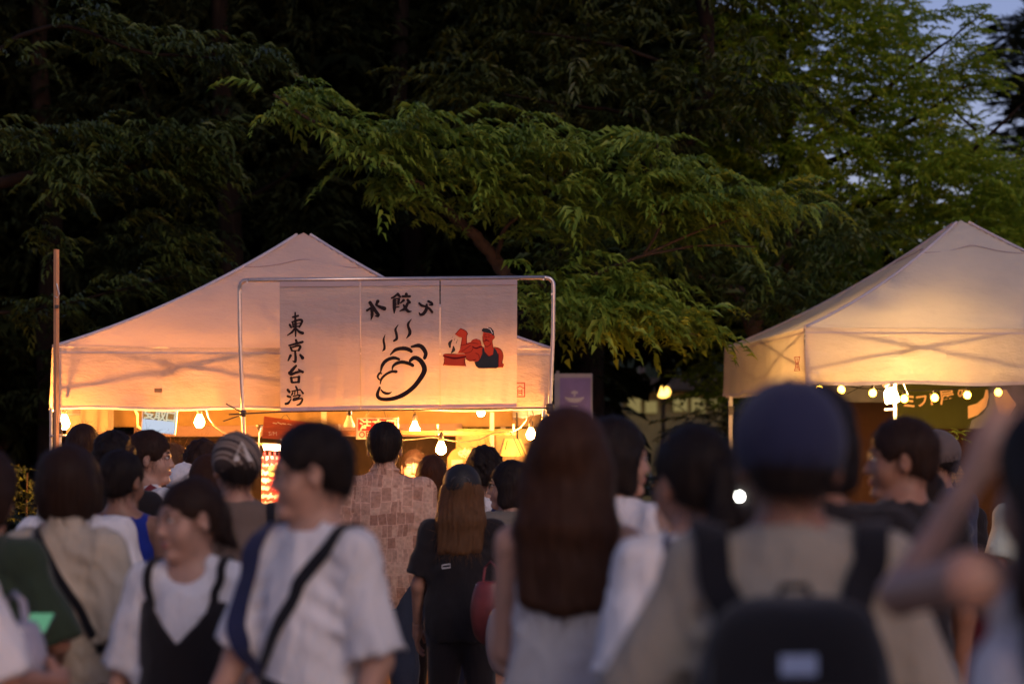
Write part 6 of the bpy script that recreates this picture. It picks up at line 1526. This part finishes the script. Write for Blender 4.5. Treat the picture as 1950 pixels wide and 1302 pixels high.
p27 = person(1778, 822, 11.2, 'man in grey cap and glasses wearing a navy T-shirt facing left', face=35, skin=SKIN_B, shirt=NAVY, sleeve='wide', slen=.95, loose=1.8, hem=.8, hair=('short', HBLK), cap=(m_cloth('grey brown cap cloth', (0.12, 0.095, 0.09), .2), 'brim'), turn=48, glasses=True, facefine=True, pants=DENIM, wide=1.1, armR=((.12, .25, -1), (-.1, .9, -.15)), hands=('relaxed', 'grip'))
p28 = person(1758, 893, 9.0, 'dark bob-haired person in front of the man in the grey cap', face=-20, male=False, skin=SKIN_C, shirt=BLACK, hair=('bob', HBLK), turn=-20, pants=BLACK)
p32 = person(1803, 880, 13.0, 'person in an orange striped knit hat behind the man in the grey cap', face=10, shirt=BLACK, hair=('short', HBRN), cap=(ORKNIT, 'beanie'), pants=DENIM)
p30 = person(1962, 862, 12.0, 'person in pale mint T-shirt glimpsed at the right edge', face=20, shirt=MINT, sleeve='wide', hair=('short', HBRN), loose=1.5, pants=DENIM, wide=1.05)
p31 = person(1873, 1055, 8.6, 'small dark-haired child in dark maroon low at the right', face=-10, shirt=RED_T, hair=('bob', HBLK), pants=DENIM, male=False, hs=.9)
p29 = person(2022, 765, 3.4, 'woman in white sleeveless top raising her bare arm at the right edge', face=0, male=False, skin=SKIN_C, shirt=W_TEE, sleeve='none', neck='crew', hem=.75, loose=1.2, hair=('long', HBLK, .32), turn=38, wide=1.0, lift=(.065, 0), armL=((-.19, .95, -.12), (.53, .0, .85), (0, -1, 0)), hands=('open', 'relaxed'), pants=DENIM)

for (p_, q_) in (((-.13, -.30, 1.14), (.13, -.30, 1.14)), ((-.11, -.33, 1.06), (.11, -.33, 1.06)), ((-.11, -.33, .90), (.11, -.33, .90)), ((-.15, -.25, 1.19), (-.15, -.25, .85)), ((.15, -.25, 1.19), (.15, -.25, .85))):
    mid = tuple((np.array(p_) + np.array(q_)) / 2 + np.array((0, -.03, .008))); strap(PB, [p_, mid, q_], .008, m_plain('zip tape', (0.05, 0.05, 0.055), .4, .3), 'zip', parent=bp, off=.002)
# --- things held
def bag(name, label, cat, c, r, mat, top=None, handle=True, seed=1, taper=.85):
    t = thing(name, label, cat, c)
    q = SDF(); rx, ry, rz = r; q.cone((0, 0, rz * .62), (0, 0, -rz * .62), ry * .8, ry, k=0)
    q.ell((0, 0, -rz * .25), (rx, ry, rz * .78), k=.06); q.ell((0, 0, rz * .3), (rx * taper, ry * .8, rz * .70), k=.06); q.plane((0, 0, rz * .85), (0, 0, 1)); q.fn(lambda x, y, z: .005 * n3(x, y, z, 26, seed)); V, F = q.mesh(.010)
    np_mesh('bag_body', V, F, mat, t)
    if handle:
        for sy in (-1, 1): MB().tube([(-rx * .4, sy * ry * .5, rz * .75), (-rx * .3, sy * ry * .4, rz * 1.25), (0, sy * ry * .2, rz * 1.45), (rx * .3, sy * ry * .4, rz * 1.25), (rx * .4, sy * ry * .5, rz * .75)], .006, 6).build('handle', mat, t, world=False, smooth=True)
    return t
bag('tote_bag', 'dark red leather tote hanging from the hand of the black-capped woman', 'tote bag', at(934, 1160, 10.6), (.082, .05, .145), LEATH)
bag('shoulder_bag', 'shiny pink nylon bag behind the long-haired woman', 'bag', at(968, 1215, 10.4), (.095, .06, .15), SHINY, seed=4)
cup = thing('paper_bag', 'small white paper bag beside the red tote', 'paper bag', at(905, 1118, 10.9))
MB().box(at(905, 1120, 10.9), (.055, .03, .05)).build('bag_body', SWHITE, cup, bevel=.004)
MB().tube([at(900, 1108, 10.9), at(904, 1098, 10.9), at(912, 1098, 10.9), at(914, 1108, 10.9)], .002, 5).build('handle', SWHITE, cup)
ph = thing('smartphone', 'phone with pale green lit screen held by the person in dark green', 'phone', at(72, 1188, 6.75))
Mp = Matrix.Rotation(R(62), 3, 'X') @ Matrix.Rotation(R(12), 3, 'Z')
MB().box(at(72, 1188, 6.75), (.072, .15, .008), Matrix.Rotation(R(-62), 3, 'X') if False else Matrix.Rotation(R(18), 3, 'X')).build('phone_body', m_plain('phone black', (.02, .02, .02), .2), ph, bevel=.003)
MB().box(at(72, 1188, 6.75) + Vector((0, -.0015, .0045)), (.064, .138, .002), Matrix.Rotation(R(18), 3, 'X')).build('phone_screen', m_emit('phone screen', (0.25, 0.70, 0.42), .22), ph)
bag('shopping_bag', 'clear grey plastic shopping bag at the bottom left corner', 'plastic bag', at(25, 1262, 6.0), (.075, .05, .12), m_plain('grey plastic film', (0.30, 0.29, 0.36), .18, 0, .6, .2, 9, .8, .02), seed=6)
bag('tote_bag', 'teal cloth tote under the dark green sleeve', 'tote bag', at(35, 1165, 7.1), (.060, .03, .07), m_cloth('teal canvas', (0.06, 0.20, 0.17), .3), seed=7)
ph2 = thing('smartphone', 'phone with a bright white light shining beside the navy cap man neck', 'phone', at(1408, 945, 6.2))
MB().box(at(1410, 962, 6.215), (.072, .010, .15)).build('phone_body', m_plain('phone black', (.02, .02, .02), .2), ph2, bevel=.003)
MB().lathe(at(1408, 945, 6.2), [(.0095, -.002), (.0095, .002)], 12, Matrix.Rotation(R(90), 3, 'X')).build('phone_light', m_emit('phone torch', (1.0, 0.97, 0.88), 26), ph2)
dr = thing('plastic_cup', 'clear plastic drinks cup held at the waist of the man in the navy T-shirt', 'cup', at(1822, 1062, 10.8))
MB().lathe(at(1822, 1068, 10.8), [(.030, -.055), (.043, .05), (.045, .055)], 18).build('cup', m_plain('frosted plastic', (0.5, 0.48, 0.48), .15, 0, .6, .05), dr, smooth=True)
